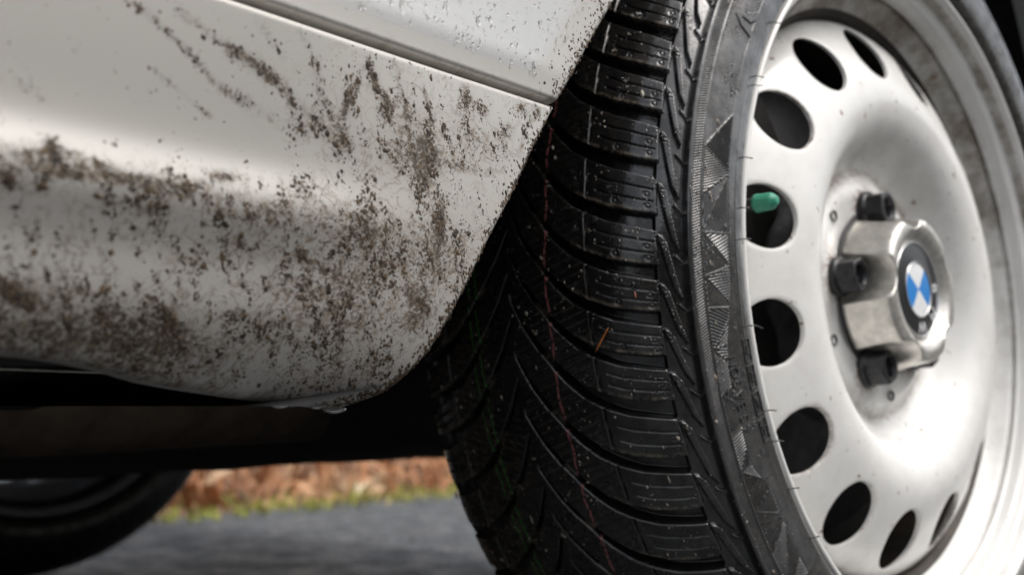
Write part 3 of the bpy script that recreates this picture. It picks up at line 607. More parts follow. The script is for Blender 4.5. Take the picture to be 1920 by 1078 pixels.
def tread_height(s_m, ph):
    """height (mm) and masks over the whole outer surface"""
    s = s_m * 1000; y = np.degrees(ph) * DEG; H = np.zeros_like(s); dirt = np.zeros_like(s)
    r_ = s >= 5.7
    a, b_ = half_tread(s[r_] - 5.7, y[r_], 0., True); H[r_] = a; dirt[r_] = b_
    l = ~r_; sg = (5.7 - s[l]) * 94.3 / 105.5 * 1.0
    a, b_ = half_tread(sg, y[l], 2.6, False); H[l] = a; dirt[l] = b_
    sa = np.abs(np.where(r_, s, (5.7 - s) * 94.3 / 105.5 + 5.7))
    side = sa > 100
    # ridge, ribbed band, hatch triangles, bead
    H = np.where(side, 0, H)
    H = H + band(sa - 101.6, 1.3, .3) * .9 + band(sa - 108.9, .5, .3) * .5
    H = H - band(sa - 99.7, .6, .4) * 1.6
    rib = np.sin((y * .95 + sa * .5) * 2 * np.pi / 1.5) * .26 * sstep(103.2, 103.6, sa) * (1 - sstep(108, 108.4, sa))
    H = H + rib
    tz = (sa > 109.6) & (sa < 129) & r_
    if tz.any():
        s_t, y_t = sa[tz], y[tz]; h = np.zeros_like(s_t); inner = 109.6; outer = 127.0; lim = 126.6 - 9.4 * sstep(905, 965, y_t) * (1 - .8 * sstep(1015, 1040, y_t)) - .6 * sstep(0, 1, y_t)
        ia = [(-1, 159)] + [(0, 168.4), (0, 174.6), (0, 178.8), (0, 182.4), (0, 187.2), (0, 191.6), (0, 196.), (0, 201.), (0, 206.5), (0, 212), (0, 218), (0, 224)]
        A_ = np.array([168.0, 173.6, 178.0, 182.9, 186.4, 191.0, 196.0, 200.6, 205.0, 210.0, 215.5, 221.0, 227.0]) * DEG     # knots along the tread side
        B_ = np.array([162.0, 170.2, 177.8, 181.6, 186.6, 190.2, 194.5, 199.4, 203.6, 208.4, 213.0, 218.6, 224.0]) * DEG     # knots along the rim side
        t = (s_t - inner) / (outer - inner)
        k_all = np.full(s_t.shape, -1); edge = np.full(s_t.shape, 9.)
        bounds = []
        for i in range(len(A_)): bounds.append((A_[i], B_[i])); 
        diag = []
        for i in range(len(A_) - 1): diag.append((A_[i], B_[i + 1]) if i % 3 != 1 else (A_[i + 1], B_[i]))
        allb = []
        for i in range(len(A_) - 1): allb += [bounds[i], diag[i]]
        allb.append(bounds[-1])
        for j, (pa, pb) in enumerate(allb):
            line = pa + (pb - pa) * t; k_all = np.where(y_t > line, j, k_all); edge = np.minimum(edge, np.abs(y_t - line) * .8)
        angs = np.array([-35, 28, 80, -20, 32, -50, 10, 62, -28, 40, -8, 35, 75, -40, 20, -60, 30, 0, 50, -30, 24, -48, 12, 38, -25, 5, 33, 60]); amps = np.array([.46, .30] * 14)
        an = np.radians(angs[k_all % 28]); per = np.array([1.75, 1.35, 1.6, 1.4])[k_all % 4]
        wv_ = np.sin((y_t * np.cos(an) + s_t * np.sin(an)) * 2 * np.pi / per) * amps[k_all % 28]
        h = np.where(k_all >= 0, wv_ * sstep(.3, .7, edge) + band(edge, .35, .25) * .28, -.35)
        big = k_all < 0
        # raised strokes of the large maker's lettering, high on the tyre
        for poly in ([(111.0, 738.5), (112.2, 739.8), (127.3, 742), (126.7, 747.6), (110.6, 744.6)], [(112.7, 722), (117.5, 720), (120.4, 735), (117.5, 739)], [(117.4, 739), (120, 733), (126.7, 724), (126.9, 731), (123.4, 738.2)], [(110.6, 722), (117, 724), (117, 728), (110.6, 727)]):
            h = np.where(big, np.maximum(h, -.35 + .65 * poly_in(s_t, y_t, poly)), h)
        H[tz] = h * sstep(109.5, 110.0, s_t) * (1 - sstep(-.3, .3, s_t - lim)) - band(s_t - lim, .3, .25) * .2
    H = H + band(sa - 133.0, .25, .25) * .25 * r_ + .03 * (fbm(s * .8, y * .8, 3, 3) - .5)
    dirt = np.maximum(dirt, .20 * sstep(101, 103, sa) * fbm(s * .05, y * .05, 31)); dirt = dirt + .05 + .20 * sstep(8, 20, -s)
    wig = .5 * np.sin(y * .11) + .35 * np.sin(y * .37 + 1)
    top = H > -1.2
    pink = band(s - 29.3 - wig, .48, .22) * top * (np.sin(y * .9) > -.93)
    yl = ((y / 26.) % 1) - .5; gr = np.maximum(band(s + 18.0 - 1.6 * yl - wig * .5, .45, .2), band(s + 23.5 - 1.4 * yl - wig * .4, .36, .2)) * top * (np.abs(yl) < .46)
    wet = .62 * sstep(50, 75, s) * (s < 100) + .30 * (s > 100) + .42
    side = np.where(sa > 100.4, .62, 0.) + np.where(r_ & (sa > 85) & (sa <= 100.4), .25, 0.)
    if tz.any():
        side[tz] = np.where(sa[tz] < 126.4, np.where(k_all < 0, .05 + .9 * (h > -.1), np.where(k_all % 2 == 0, .75, .25)), .75)
        side[tz] = np.where(sa[tz] > lim, .75, side[tz])
    return H, dirt, pink, gr, wet, side

def tyre_part(name, sa, sb, step, ph0, ph1, pstep, fine, parent, close=False):
    ns = max(2, int(round(abs(sb - sa) / step))) + 1; npn = max(2, int(round((ph1 - ph0) / pstep))) + 1
    s = np.linspace(sa, sb, ns); ph = np.linspace(ph0, ph1, npn); S3, P3 = np.meshgrid(s, ph, indexing='ij')
    if fine: H, dirt, pink, gr, wet, sd_ = tread_height(S3, P3)
    else: H = np.zeros_like(S3); dirt = np.full_like(S3, .2); pink = gr = wet = np.zeros_like(S3); sd_ = .3 * (np.abs(S3) > .1)
    z, r_, a, b_ = at_s(s); zz = z[:, None] + SGN * a[:, None] * H * .001; rr = r_[:, None] + SGN * b_[:, None] * H * .001
    V = np.stack([rr * np.cos(P3), rr * np.sin(P3), zz], -1).reshape(-1, 3); Fc = gridf(ns, npn)
    return V, Fc, dict(dirt=dirt.ravel(), pink=pink.ravel(), green=gr.ravel(), wet=wet.ravel(), side=sd_.ravel())
def merge(lst):
    Vs, Fs, o = [], [], 0; at = {}
    for V, Fc, a in lst:
        Vs.append(V); Fs.append(Fc + o); o += len(V)
        for k_, v_ in a.items(): at.setdefault(k_, []).append(v_)
    return np.vstack(Vs), np.vstack(Fs), {k_: np.concatenate(v_) for k_, v_ in at.items()}

def wheel_empty(name, mat4):
    o = bpy.data.objects.new(name, None); COL.objects.link(o); o.parent = car
    o.matrix_local = Matrix.Translation(Vector(-car_loc)) @ mat4; return o
def m4(a, b_, c, loc): return Matrix(((a[0], b_[0], c[0], loc[0]), (a[1], b_[1], c[1], loc[1]), (a[2], b_[2], c[2], loc[2]), (0, 0, 0, 1)))
wheel = wheel_empty('front_wheel', m4(d, u, n, off(C))); wheel['label'] = 'steered near front wheel with silver perforated steel disc'
R0, R1 = math.radians(139), math.radians(222); TP = math.radians(.45 / DEG); TS = .00045; SE = .1005
two = 2 * math.pi
fine_tread = tyre_part('t', SE, -SE, TS, R0, R1, TP, True, None)
rest = tyre_part('t', SE, -SE, .004, R1, R0 + two, math.radians(1.2), False, None)
V1, F1, A1 = merge([fine_tread, rest])
obj('tread', mesh_np('tread', V1, F1, True, A1), M_RUB, wheel, label='wet winter tread with V shaped grooves, pink and green line')
lst = [tyre_part('t', SMAX, SE, TS, R0, R1, TP, True, None), tyre_part('t', SMAX, SE, .002, R1, R0 + two, math.radians(1.), False, None), tyre_part('t', -SE, -SMAX, .003, 0, two, math.radians(1.), False, None)]
V1, F1, A1 = merge(lst); obj('tyre', mesh_np('tyre', V1, F1, True, A1), M_RUB, wheel, label='black sidewall with hatched triangles and raised lettering')
tyre_ob = bpy.data.objects['tyre']

# lettering on the sidewall (raised)
def text_mesh(txt, size, extrude, font_shear=0.):
    cu = bpy.data.curves.new('txt', 'FONT'); cu.body = txt; cu.size = size; cu.extrude = extrude; cu.resolution_u = 4; cu.shear = font_shear; cu.align_x = 'CENTER'; cu.align_y = 'CENTER'
    t = bpy.data.objects.new('txt', cu); COL.objects.link(t); bpy.context.view_layer.update()
    me = t.to_mesh(); V = np.array([v_.co[:] for v_ in me.vertices]); Fc = [tuple(p.vertices) for p in me.polygons]; t.to_mesh_clear()
    bpy.data.objects.remove(t); bpy.data.curves.remove(cu); return V, Fc
for chs, ph_c, s_c, size, step in (('4SEASON', 196.75, .1203, .0082, 1.36),):
    for i, ch in enumerate(chs):
        V, Fc = text_mesh(ch, size, .0004); V[:, 0] *= .84
        phc = ph_c + (len(chs) / 2 - .5 - i) * step      # read upwards: later letters at smaller angle
        rl = .232
        Vw = surf(s_c - V[:, 1], np.radians(phc) - V[:, 0] / rl, V[:, 2] + .0003)
        at0 = {k_: np.full(len(V), v_) for k_, v_ in dict(dirt=.05, pink=0, green=0, wet=.2, side=1.).items()}
        obj('raised_letter', mesh_np('raised_letter', Vw, Fc, False, at0), M_RUB, wheel)
# pictogram frames
for i, phc in enumerate((192.0, 195.3, 198.7, 202.2)):
    w_, h_2, t2 = .0058, .0033, .0005; q = []
    for (x0, x1, y0, y1) in ((-w_, w_, h_2 - t2, h_2), (-w_, w_, -h_2, -h_2 + t2), (-w_, -w_ + t2, -h_2 + t2, h_2 - t2), (w_ - t2, w_, -h_2 + t2, h_2 - t2)):
        q.append((x0, x1, y0, y1))
    if i == 0: q += [(-.0022, .0022, -.0003, .0003), (-.0003, .0003, -.0018, .0018), (-.0015, -.0009, -.0015, .0015), (.0009, .0015, -.0015, .0015)]
    if i == 1: q += [(-.003, .001, -.0005, .0002), (-.001, .0025, .0006, .0012), (-.002, -.0014, -.0018, .0016), (.0012, .0018, -.0018, .0)]
    if i == 2: q += [(-.0028, -.0008, -.0016, -.001), (-.0026, .0008, .0002, .0008), (.001, .0028, -.0014, .0014)]
    if i == 3: q += [(-.0026, .0004, -.0004, .0004), (.0012, .0024, -.0016, -.0004), (.0012, .0024, .0006, .0016), (-.002, -.0008, .0009, .0016)]
    Vl, Fl2 = [], []
    for (x0, x1, y0, y1) in q:
        nx_ = 5; g = []
        for zz in (-.0002, .0006):
            for yy_ in (y0, y1):
                for xx_ in np.linspace(x0, x1, nx_): g.append((xx_, yy_, zz))
        o3 = len(Vl); Vl += g
        for k_ in range(nx_ - 1):
            Fl2.append((o3 + 2 * nx_ + k_, o3 + 2 * nx_ + k_ + 1, o3 + 3 * nx_ + k_ + 1, o3 + 3 * nx_ + k_))
            Fl2.append((o3 + k_, o3 + k_ + 1, o3 + 2 * nx_ + k_ + 1, o3 + 2 * nx_ + k_)); Fl2.append((o3 + nx_ + k_, o3 + 3 * nx_ + k_, o3 + 3 * nx_ + k_ + 1, o3 + nx_ + k_ + 1))
        Fl2 += [(o3, o3 + 2 * nx_, o3 + 3 * nx_, o3 + nx_), (o3 + nx_ - 1, o3 + 2 * nx_ - 1, o3 + 4 * nx_ - 1, o3 + 3 * nx_ - 1)]
    V = np.array(Vl); Vw = surf(.1330 - V[:, 1], np.radians(phc) - V[:, 0] / .228, V[:, 2])
    obj('sidewall_symbol', mesh_np('sidewall_symbol', Vw, Fl2, False, {k_: np.full(len(V), v_) for k_, v_ in dict(dirt=.05, pink=0, green=0, wet=.2, side=1.).items()}), M_RUB, wheel)

# rubber vent hairs by the bead
for k_, (phc, ln, tw) in enumerate([(144.5, .0045, .5), (154.6, .0045, .2), (156.1, .005, .35), (167.0, .005, .1), (173.9, .004, .1), (178.0, .005, .05), (189.1, .009, -.25), (200.2, .006, -.3), (204.4, .005, -.35), (211.4, .005, -.4), (219.5, .004, -.4)]):
    ph = math.radians(phc); r0 = surf(np.array([.1375]), np.array([ph]))[0]; rad_in = -np.array([math.cos(ph), math.sin(ph), 0]); tan = np.array([-math.sin(ph), math.cos(ph), 0])
    pts = [r0 - np.array([0, 0, .0006])] + [r0 + rad_in * ln * t * .85 + np.array([0, 0, .0012 + .004 * t * (1 - .4 * t)]) - tan * ln * tw * t * t for t in (.15, .5, 1.)]
    V, Fc = tube(catmull(pts, 3), .00032, 6); obj('vent_hair', mesh_np('vent_hair', V, Fc, True, {k2: np.full(len(V), v2) for k2, v2 in dict(dirt=0, pink=0, green=0, wet=.2).items()}), M_RUB, wheel)

# grit and water on the tyre
def tyre_scatter(num, seed, smin, smax, s_rng=(-.095, .12), p_rng=(143, 219)):
    r = np.random.default_rng(seed); s = r.uniform(*s_rng, num * 12); ph = np.radians(r.uniform(*p_rng, num * 12))
    H = tread_height(s, ph)[0]; keep = (H > -1.0) & (r.uniform(0, 1, len(s)) < .03 + 2.6 * np.maximum(fbm(s * 90, ph * 26, seed, 3) - .50, 0) * 2); s, ph, H = s[keep][:num], ph[keep][:num], H[keep][:num]
    z, rr, a, b_ = at_s(s); nn = np.stack([SGN * b_ * np.cos(ph), SGN * b_ * np.sin(ph), SGN * a], -1); p = surf(s, ph, H * .001)
    sz = np.clip(r.lognormal(np.log(smin), .55, len(s)), smin * .4, smax); return p, nn, sz, r.uniform(0, 1, len(s)), r
p, nn, sz, tn, r = tyre_scatter(1100, 51, .00028, .0012)
Vm, Fm, Tm = lumps(p, nn, sz, tn, 1 + r.exponential(.3, len(sz)), None, 7, .6); obj('grit', mesh_np('grit', Vm, Fm, True, {'tone': Tm}), M_GRIT, wheel, kind='stuff', label='pale grit stuck to the tread')
p, nn, sz, tn, r = tyre_scatter(3800, 77, .00036, .0014, (-.02, .128))
Vm, Fm, Tm = lumps(p, nn, sz, tn, 1 + r.exponential(.3, len(sz)), None, 8, .55); obj('water_drops', mesh_np('water_drops', Vm, Fm, True, {'tone': Tm}), M_WATER, wheel, kind='stuff', label='small water drops on the rubber')

# --- steel wheel: rim well and perforated disc
rim_prof = catmull([(-.0035, .2070), (-.001, .2088), (.0008, .2082), (.0012, .2066), (-.0006, .2050), (-.004, .2036), (-.0085, .2026), (-.0100, .2000), (-.0108, .1972), (-.0128, .1955), (-.0160, .1948), (-.0188, .1940), (-.0205, .1925), (-.0216, .1945), (-.0232, .1950), (-.0245, .1915), (-.030, .1880), (-.034, .1850), (-.037, .1820), (-.046, .1775), (-.080, .1745), (-.110, .1770), (-.130, .186), (-.165, .190), (-.178, .2), (-.183, .209), (-.1845, .207)], 6)
zr_ = rim_prof[:, 0]; rd = .05 + .9 * sstep(-.0015, -.004, zr_) * (1 - sstep(-.0085, -.0100, zr_)) + .9 * sstep(-.0200, -.0212, zr_) + .25 * sstep(-.016, -.019, zr_) + .7 * (np.arange(len(zr_)) < 9)
rd = np.clip(rd, 0, .95)
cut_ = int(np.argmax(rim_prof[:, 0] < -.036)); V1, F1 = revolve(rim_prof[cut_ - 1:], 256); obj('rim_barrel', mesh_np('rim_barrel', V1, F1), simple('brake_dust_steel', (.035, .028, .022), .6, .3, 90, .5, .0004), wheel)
rd = rd[:cut_]; V1, F1 = revolve(rim_prof[:cut_], 256); ra_ = np.arange(256) * two / 256; rdd = rd[:, None] * (.22 + .78 * sstep(-.35, .45, np.sin(ra_)))[None]; obj('rim', mesh_np('rim', V1, F1, True, {'dirt': rdd.ravel()}), M_WHEEL, wheel, label='grimy pale rim well with rust specks')
NH = 15; PH0 = 1.2618; RH, HR = .1518, .0181
dprof = catmull([(-.0345, .0), (-.0345, .030), (-.0342, .060), (-.0345, .0680), (-.0375, .0740), (-.0390, .0790), (-.0355, .0865), (-.0265, .0935), (-.0180, .1005), (-.0128, .1080), (-.0102, .1170), (-.0102, .1240), (-.0118, .1310), (-.0150, .1395), (-.0190, .1480), (-.0232, .1560), (-.0285, .1640), (-.0340, .1710), (-.0400, .1760), (-.0480, .1785), (-.056, .179)], 5)
def disc_z(r_): return np.interp(r_, dprof[:, 1], dprof[:, 0])
nA = NH * 12; RI, RO = .1255, .1745
parts_d = []
def ringset(radii, off_z=0.):
    a = PH0 - math.pi / NH + np.arange(nA) * 2 * math.pi / nA; rr = np.array(radii)
    V = np.stack([rr[:, None] * np.cos(a), rr[:, None] * np.sin(a), np.repeat(disc_z(rr)[:, None], nA, 1) + off_z], -1).reshape(-1, 3)
    return V, gridf(len(rr), nA, True)
r_in = dprof[(dprof[:, 1] < RI) & (dprof[:, 1] > .034), 1]; r_in = np.concatenate([r_in, [RI]])
r_out = np.concatenate([[RO], dprof[(dprof[:, 1] > RO + .0005), 1]])
parts_d.append(ringset(r_in)); 
zo = np.concatenate([[disc_z(RO)], dprof[(dprof[:, 1] > RO + .0005), 0]])
V, Fc = ringset(r_out); V[:, 2] = np.repeat(zo, nA); parts_d.append((V, Fc))
for k_ in range(NH):
    ac = PH0 + k_ * 2 * math.pi / NH; hw = math.pi / NH; B = []
    for j in range(12): B.append((RO, ac - hw + 2 * hw * j / 12))
    for j in range(12): B.append((RO + (RI - RO) * j / 12, ac + hw))
    for j in range(12): B.append((RI, ac + hw - 2 * hw * j / 12))
    for j in range(12): B.append((RI + (RO - RI) * j / 12, ac - hw))
    B = np.array([(r_ * math.cos(a), r_ * math.sin(a)) for r_, a in B]); cc = np.array([RH * math.cos(ac), RH * math.sin(ac)])
    v_ = B - cc; L = np.hypot(*v_.T); Cc = cc + v_ / L[:, None] * HR; rings = []
    # wall of the punched hole, then rounded lip, then out to the sector boundary
    for inset, dz in ((.0, -.0026), (.0, -.0015), (.00003, -.0006), (.0001, -.0002), (.0004, .0)):
        q = cc + v_ / L[:, None] * (HR + inset); rings.append(np.column_stack([q, disc_z(np.hypot(*q.T)) + dz]))
    for t in (.15, .35, .6, .8, 1.):
        q = (cc + v_ / L[:, None] * (HR + .0004)) * (1 - t) + B * t; rings.append(np.column_stack([q, disc_z(np.hypot(*q.T))]))
    P_ = np.array(rings); parts_d.append((P_.reshape(-1, 3), gridf(P_.shape[0], 48, True)[:, ::-1]))
V1 = np.vstack([p_[0] for p_ in parts_d]); Fs = []; o = 0
for p_ in parts_d: Fs.append(np.asarray(p_[1]) + o); o += len(p_[0])
F1 = np.vstack(Fs)
BPH = [math.radians(101 + 72 * k_) for k_ in range(5)]; BR = .0528
rr = np.hypot(V1[:, 0], V1[:, 1]); disc_dirt_shade = .10 + .55 * sstep(.168, .178, rr) 
disc_dirt_shade += .55 * np.exp(-((rr - .078) / .005) ** 2) + .16 * ((V1[:, 1] > 0) * sstep(.11, .09, rr))  # grime ring, plus shade painted into the upper half of the bowl
# hub face: pressed pads between bolts and dimples round the bolts
a_ = np.arctan2(V1[:, 1], V1[:, 0]); pad = np.cos(5 * (a_ - BPH[0])) * .0016 * sstep(.034, .045, rr) * (1 - sstep(.070, .082, rr)); V1[:, 2] += pad
drust = np.zeros(len(V1))
for bp in BPH:
    q = np.hypot(V1[:, 0] - BR * math.cos(bp), V1[:, 1] - BR * math.sin(bp)); drust += 1.3 * np.exp(-(q / .0155) ** 4)
drust += .30 * np.exp(-((rr - .0775) / .004) ** 2)
for hk in range(NH):
    ha = PH0 + hk * two / NH; q = np.hypot(V1[:, 0] - RH * math.cos(ha), V1[:, 1] - RH * math.sin(ha)); drust += (.12 if hk % 3 else .5) * np.exp(-((q - HR) / .0005) ** 2)
me = mesh_np('wheel_disc', V1, F1, True, {'dirt': np.clip(disc_dirt_shade, 0, 1), 'rust': np.clip(drust, 0, 1)})
bm_merge = True
import bmesh
bm = bmesh.new(); bm.from_mesh(me); bmesh.ops.remove_doubles(bm, verts=bm.verts, dist=2e-5); bmesh.ops.recalc_face_normals(bm, faces=bm.faces); bm.to_mesh(me); bm.free(); me.update()
me.polygons.foreach_set('use_smooth', np.full(len(me.polygons), True))
disc = obj('wheel_disc', me, M_WHEEL, wheel, label='silver pressed steel disc with a ring of round holes')
q = 60; r = np.random.default_rng(8); rq = np.concatenate([r.uniform(.085, .172, 34), r.normal(.093, .004, 26)]); aq = np.concatenate([r.uniform(0, two, 34), math.radians(292) + r.normal(0, .09, 26)])
zq = disc_z(rq); gq = (disc_z(rq + 5e-4) - disc_z(rq - 5e-4)) / 1e-3; nq = np.stack([-gq * np.cos(aq), -gq * np.sin(aq), np.ones(q)], -1); nq /= np.linalg.norm(nq, axis=1)[:, None]
Vm, Fm, Tm = lumps(np.stack([rq * np.cos(aq), rq * np.sin(aq), zq], -1), nq, r.uniform(.0002, .0007, q), r.uniform(.3, 1, q), 1 + r.exponential(1.2, q), None, 7, .3); obj('dirt_specks', mesh_np('dirt_specks', Vm, Fm, True, {'tone': Tm}), M_MUD, wheel, kind='stuff')
# small round vents of the hub face: dark sunk holes with a rim
hub_holes = []
for k_ in range(5):
    a = BPH[k_] + math.radians(36); V, Fc = revolve([(-.0040, .0001), (-.0040, .0026), (.0002, .0030), (.0003, .0034), (-.0002, .0037)], 20)
    zc = float(disc_z(.0655)); V = V + np.array([.0655 * math.cos(a), .0655 * math.sin(a), zc - .0014 + .0008]); obj('vent_hole', mesh_np('vent_hole', V, Fc), M_BLACKSTEEL, wheel)

# --- lug bolts: conical seat, flange, hexagon with hollow end
def bolt_mesh():
    segs = 48; V, Fs = [], []
    def ring(r_, z, hexa=0.):
        a = np.arange(segs) * 2 * math.pi / segs
        hx = (math.sqrt(3) / 2) / np.cos((a % (math.pi / 3)) - math.pi / 6)
        rr = r_ * ((1 - hexa) + hexa * hx); return np.stack([rr * np.cos(a), rr * np.sin(a), np.full(segs, z)], -1)
    L = [ring(.0085, -.004), ring(.0128, .0), ring(.0132, .0012), ring(.0132, .0052), ring(.0126, .0064), ring(.0108, .0070), ring(.0115, .0080, .5), ring(.0117, .0088, 1), ring(.0117, .0192, 1), ring(.0112, .0205, .7), ring(.0100, .0211, .2), ring(.0078, .0211), ring(.0070, .0203), ring(.0062, .0170), ring(.0056, .012), ring(.0001, .011)]
    P_ = np.array(L); return mesh_np('lug_bolt', P_.reshape(-1, 3), gridf(len(L), segs, True)[:, ::-1] if False else gridf(len(L), segs, True))
bme = bolt_mesh(); bme.materials.append(M_BLACKSTEEL)
for k_, bp in enumerate(BPH):
    o = obj('lug_bolt', bme, None, wheel); o.location = (BR * math.cos(bp), BR * math.sin(bp), -.0340); o.scale = (.92, .92, .80); o.rotation_euler = (0, 0, .3 + 1.1 * k_)
# --- centre cap with scalloped sides
def cap_r(a, z, r_):
    """outline with a half-round scallop at each bolt and a small one between"""
    c = np.stack([np.cos(a), np.sin(a)], -1); out = np.full(a.shape, r_)
    for bp in BPH:
        bc = np.array([BR * math.cos(bp), BR * math.sin(bp)]); proj_ = c @ bc; disc_ = proj_ ** 2 - (BR ** 2 - .0150 ** 2)
        hit = disc_ > 0; lim = proj_ - np.sqrt(np.maximum(disc_, 0)); m_ = hit & (proj_ > 0); out = np.where(m_, np.minimum(out, lim + 0), out)
    return out
ns_ = 720; a = np.arange(ns_) * two / ns_; rows = []
for z, r_, sc_ in [(-.0350, .0500, 1), (-.0335, .0512, 1), (-.0300, .0503, 1), (-.020, .0480, 1), (-.010, .0462, 1), (-.0062, .0456, 1), (-.0042, .0449, 1), (-.0030, .0437, 1), (-.0026, .0422, 1), (-.0024, .0402, .75), (-.0025, .0385, .3), (-.0028, .0366, 0), (-.0036, .0352, 0), (-.0060, .0330, 0), (-.0076, .0318, 0), (-.0082, .0308, 0), (-.0080, .0300, 0), (-.0080, .0001, 0)]:
    lim_ = np.minimum(cap_r(a, z, .0535), r_ if sc_ == 1 else .0437); k9 = np.ones(11) / 11; Rs = np.convolve(np.concatenate([lim_[-5:], lim_, lim_[:5]]), k9, 'valid')
    if r_ > .040: Rs = Rs - .0022 * np.exp(-((((a - math.radians(82) + math.pi) % two) - math.pi) / .045) ** 2) * (z > -.016)
    rr = Rs if sc_ == 1 else (r_ * (1 - sc_) + sc_ * Rs * (r_ / .0437)); rr = np.maximum(rr, r_ if sc_ == 0 else 0)
    rows.append(np.stack([rr * np.cos(a), rr * np.sin(a), np.full(ns_, z)], -1))
P_ = np.array(rows); cme = mesh_np('centre_cap', P_.reshape(-1, 3), gridf(len(rows), ns_, True)); obj('centre_cap', cme, M_CAP, wheel, label='scuffed metallic hub cap scalloped round the bolts')
V1, F1 = revolve([(-.0365, .0480), (-.0335, .0535), (-.0325, .0530), (-.0325, .0500)], 96); obj('cap_gap_ring', mesh_np('cap_gap_ring', V1, F1), M_LINER, wheel)  # black ring added to draw the dark gap line round the cap base
# --- roundel
ZR = -.0076; RS = 1.085
def annulus(r0, r1, z, a0=0, a1=two, ns=64, dome=0.):
    rr = np.linspace(r0, r1, 6); full = a1 - a0 > two - 1e-6; aa = np.linspace(a0, a1, ns, endpoint=not full)
    V = np.stack([rr[:, None] * np.cos(aa), rr[:, None] * np.sin(aa), np.repeat((z + dome * (1 - (rr / .027) ** 2))[:, None], len(aa), 1)], -1).reshape(-1, 3)
    return V, gridf(len(rr), len(aa), full)
V1, F1 = revolve([(ZR - .0006, .0278 * RS), (ZR + .0010, .0276 * RS), (ZR + .0014, .0270 * RS), (ZR + .0010, .0264 * RS), (ZR + .0002, .0262 * RS)], 96); obj('roundel_rim', mesh_np('roundel_rim', V1, F1), M_CHROME, wheel)
V1, F1 = annulus(.0160 * RS, .0264 * RS, ZR + .0003, dome=.0008); obj('roundel_ring', mesh_np('roundel_ring', V1, F1), M_BLACK, wheel)
MA = math.radians(-38)
for k_ in range(4):
    V1, F1 = annulus(.0001, .0153 * RS, ZR + .0004, MA + k_ * math.pi / 2, MA + (k_ + 1) * math.pi / 2, 24, dome=.0008)
    obj('roundel_quarter', mesh_np('roundel_quarter', V1, F1), M_BLUE if k_ % 2 == 0 else M_WHITE, wheel)
V1, F1 = revolve([(ZR + .0008, .0153 * RS), (ZR + .0012, .0155 * RS), (ZR + .0012, .0159 * RS), (ZR + .0008, .0161 * RS)], 96); V1[:, 2] += .0004; obj('roundel_inner_ring', mesh_np('roundel_inner_ring', V1, F1), M_CHROME, wheel)
for ch, da in (('B', 44), ('M', 0), ('W', -46)):
    V, Fc = text_mesh(ch, .0098, .0001); aa = MA + math.radians(da); V[:, 0] *= 1.15
    rx = aa - math.pi / 2; c_, s2 = math.cos(rx), math.sin(rx)
    W = np.column_stack([V[:, 0] * c_ - V[:, 1] * s2 + .0212 * RS * math.cos(aa), V[:, 0] * s2 + V[:, 1] * c_ + .0212 * RS * math.sin(aa), V[:, 2] + ZR + .0010])
    obj('roundel_letter', mesh_np('roundel_letter', W, Fc, False), M_WHITE, wheel)
# --- valve
VP = math.radians(168.2); VR = .1690
def at_valve(V): return V + np.array([VR * math.cos(VP), VR * math.sin(VP), 0])
V1, F1 = revolve([(-.060, .0035), (-.040, .0045), (-.030, .0038), (-.022, .0034), (-.014, .0034)], 20); obj('valve_stem', mesh_np('valve_stem', at_valve(V1), F1), M_BLACKSTEEL, wheel)
L = []; k48 = 48; aa = np.arange(k48) * two / k48
for z, r_, fl_ in [(-.0170, .0040, 0), (-.0172, .0048, 0), (-.0160, .0050, 0), (-.0152, .0050, 0), (-.0147, .0048, .6), (-.0085, .0046, 1), (-.0070, .0043, .8), (-.0064, .0038, 0), (-.0059, .0031, 0), (-.0047, .0026, 0), (-.0043, .0018, 0), (-.0043, .0001, 0)]:
    rr = r_ - .0004 * fl_ * (np.cos(aa * 12) > .2); L.append(np.stack([rr * np.cos(aa), rr * np.sin(aa), np.full(k48, z)], -1))
P_ = np.array(L); obj('valve_cap', mesh_np('valve_cap', at_valve(P_.reshape(-1, 3)), gridf(len(L), k48, True)), M_GREEN, wheel, label='small ribbed green valve cap')
# --- brakes behind the holes
def brake(parent):
    V1, F1 = revolve([(-.046, .03), (-.048, .074), (-.074, .078), (-.078, .082), (-.078, .146), (-.080, .147), (-.100, .147), (-.102, .146), (-.102, .04)], 96); obj('brake_disc', mesh_np('brake_disc', V1, F1), M_BRAKE, parent)
    a = np.linspace(math.radians(128), math.radians(222), 40); P_ = []
    for z, r_ in [(-.112, .09), (-.060, .088), (-.056, .096), (-.056, .150), (-.062, .162), (-.112, .165)]: P_.append(np.stack([(r_ + .003 * np.sin(a * 14)) * np.cos(a), (r_ + .003 * np.sin(a * 14)) * np.sin(a), np.full(40, z)], -1))
    P_ = np.array(P_); obj('brake_caliper', mesh_np('brake_caliper', P_.reshape(-1, 3), gridf(6, 40)), M_DARK, parent)
    V1, F1 = revolve([(-.104, .03), (-.104, .168), (-.088, .171)], 96); obj('dust_shield', mesh_np('dust_shield', V1, F1), M_DARK, parent)
    V1, F1 = revolve([(-.118, .03), (-.20, .028), (-.205, .0001)], 32); obj('hub_carrier', mesh_np('hub_carrier', V1, F1), M_DARK, parent)
brake(wheel)

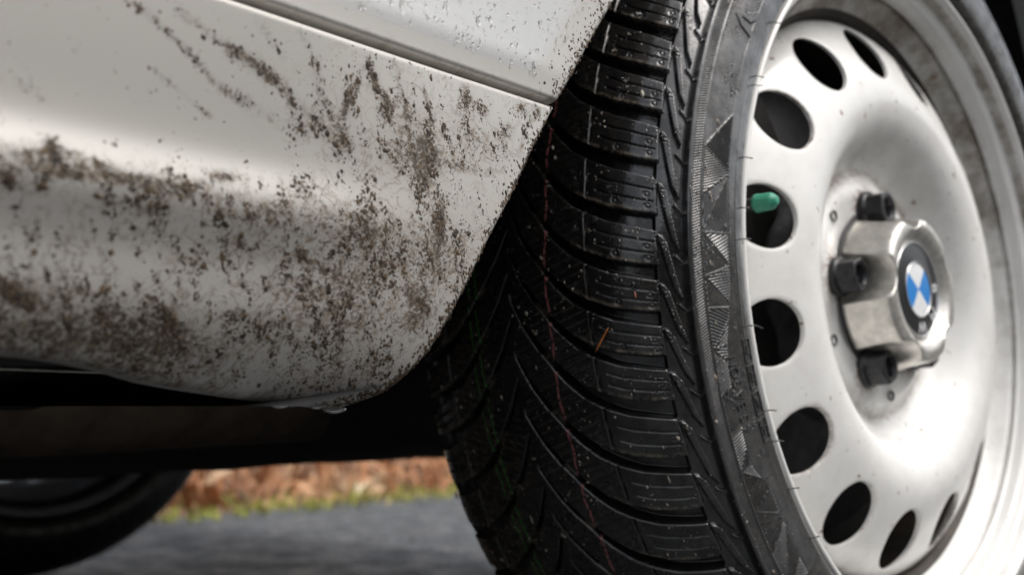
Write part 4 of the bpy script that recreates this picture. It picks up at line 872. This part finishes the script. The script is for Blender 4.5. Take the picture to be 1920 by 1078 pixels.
# --- far front wheel, seen from its inner side
c2 = off(C - NB * TR + D * .05); w2 = wheel_empty('front_wheel', m4(-d, u, -n, c2)); w2['label'] = 'far front wheel seen in shadow from its inner side'
V1, F1, A1 = merge([tyre_part('t', SMAX, -SMAX, .003, 0, two, math.radians(1.5), False, None)])
obj('tyre', mesh_np('tyre', V1, F1, True, A1), M_RUB, w2)
for nm in ('rim', 'rim_barrel', 'wheel_disc', 'centre_cap'):
    o = bpy.data.objects[nm].copy(); COL.objects.link(o); o.parent = w2; o.matrix_local = Matrix.Identity(4)
m_, nt_, b_ = mat('inner_steel', (.9, .92, .96), .28, .55)
inn = catmull([(-.1848, .2068), (-.183, .2025), (-.172, .196), (-.150, .184), (-.125, .172), (-.095, .166), (-.06, .165)], 5)
V1, F1 = revolve(inn, 160); obj('inner_rim', mesh_np('inner_rim', V1, F1), m_, w2)
V1, F1 = revolve([(-.078, .03), (-.078, .118), (-.100, .118), (-.1, .03)], 64); obj('brake_disc', mesh_np('brake_disc', V1, F1), M_BRAKE, w2)

# ------------------------------------------------------------ little things caught on the wheel
def needle(s, ph, ln, ang, rad, name, col, lab):
    pts = []
    for t in np.linspace(-.5, .5, 7):
        ss_ = s + ln * t * math.cos(ang); pp = ph + ln * t * math.sin(ang) / .284; pts.append(surf(np.array([ss_]), np.array([pp]), .0011 - .0016 * (2 * t) ** 2 * 0)[0])
    W = np.array(wheel.matrix_world if False else (Matrix.Translation(Vector(car_loc)) @ wheel.matrix_local))
    pts = np.array(pts); Pw = pts @ W[:3, :3].T + W[:3, 3]; c0 = Pw.mean(0)
    V, Fc = tube(Pw - c0, np.array([.3, .8, 1, 1, 1, .8, .3]) * rad, 6)
    o = obj(name, mesh_np(name, V, Fc), simple(name + '_mat', col, .5, 0, 400, .3, .0001), None, label=lab, category='conifer needle' if 'needle' in name else 'leaf scrap'); o.location = c0; return o
needle(.0567, math.radians(188.35), .0135, -.95, .00042, 'pine_needle', (.42, .14, .035), 'short orange pine needle lying across a tread block of the tyre')
needle(.0745, math.radians(184.4), .0035, 1.5, .0005, 'leaf_scrap', (.30, .10, .07), 'tiny reddish leaf scrap in a groove near the tyre shoulder')
# needle-like twig on the inner tread shoulder
needle(-.086, math.radians(205.8), .010, .1, .0004, 'grass_stalk', (.16, .15, .05), 'thin green stalk sticking out from the inner edge of the tread')
print('TRIS', sum(len(o.data.loops) - 2 * len(o.data.polygons) for o in bpy.data.objects if o.type == 'MESH'))
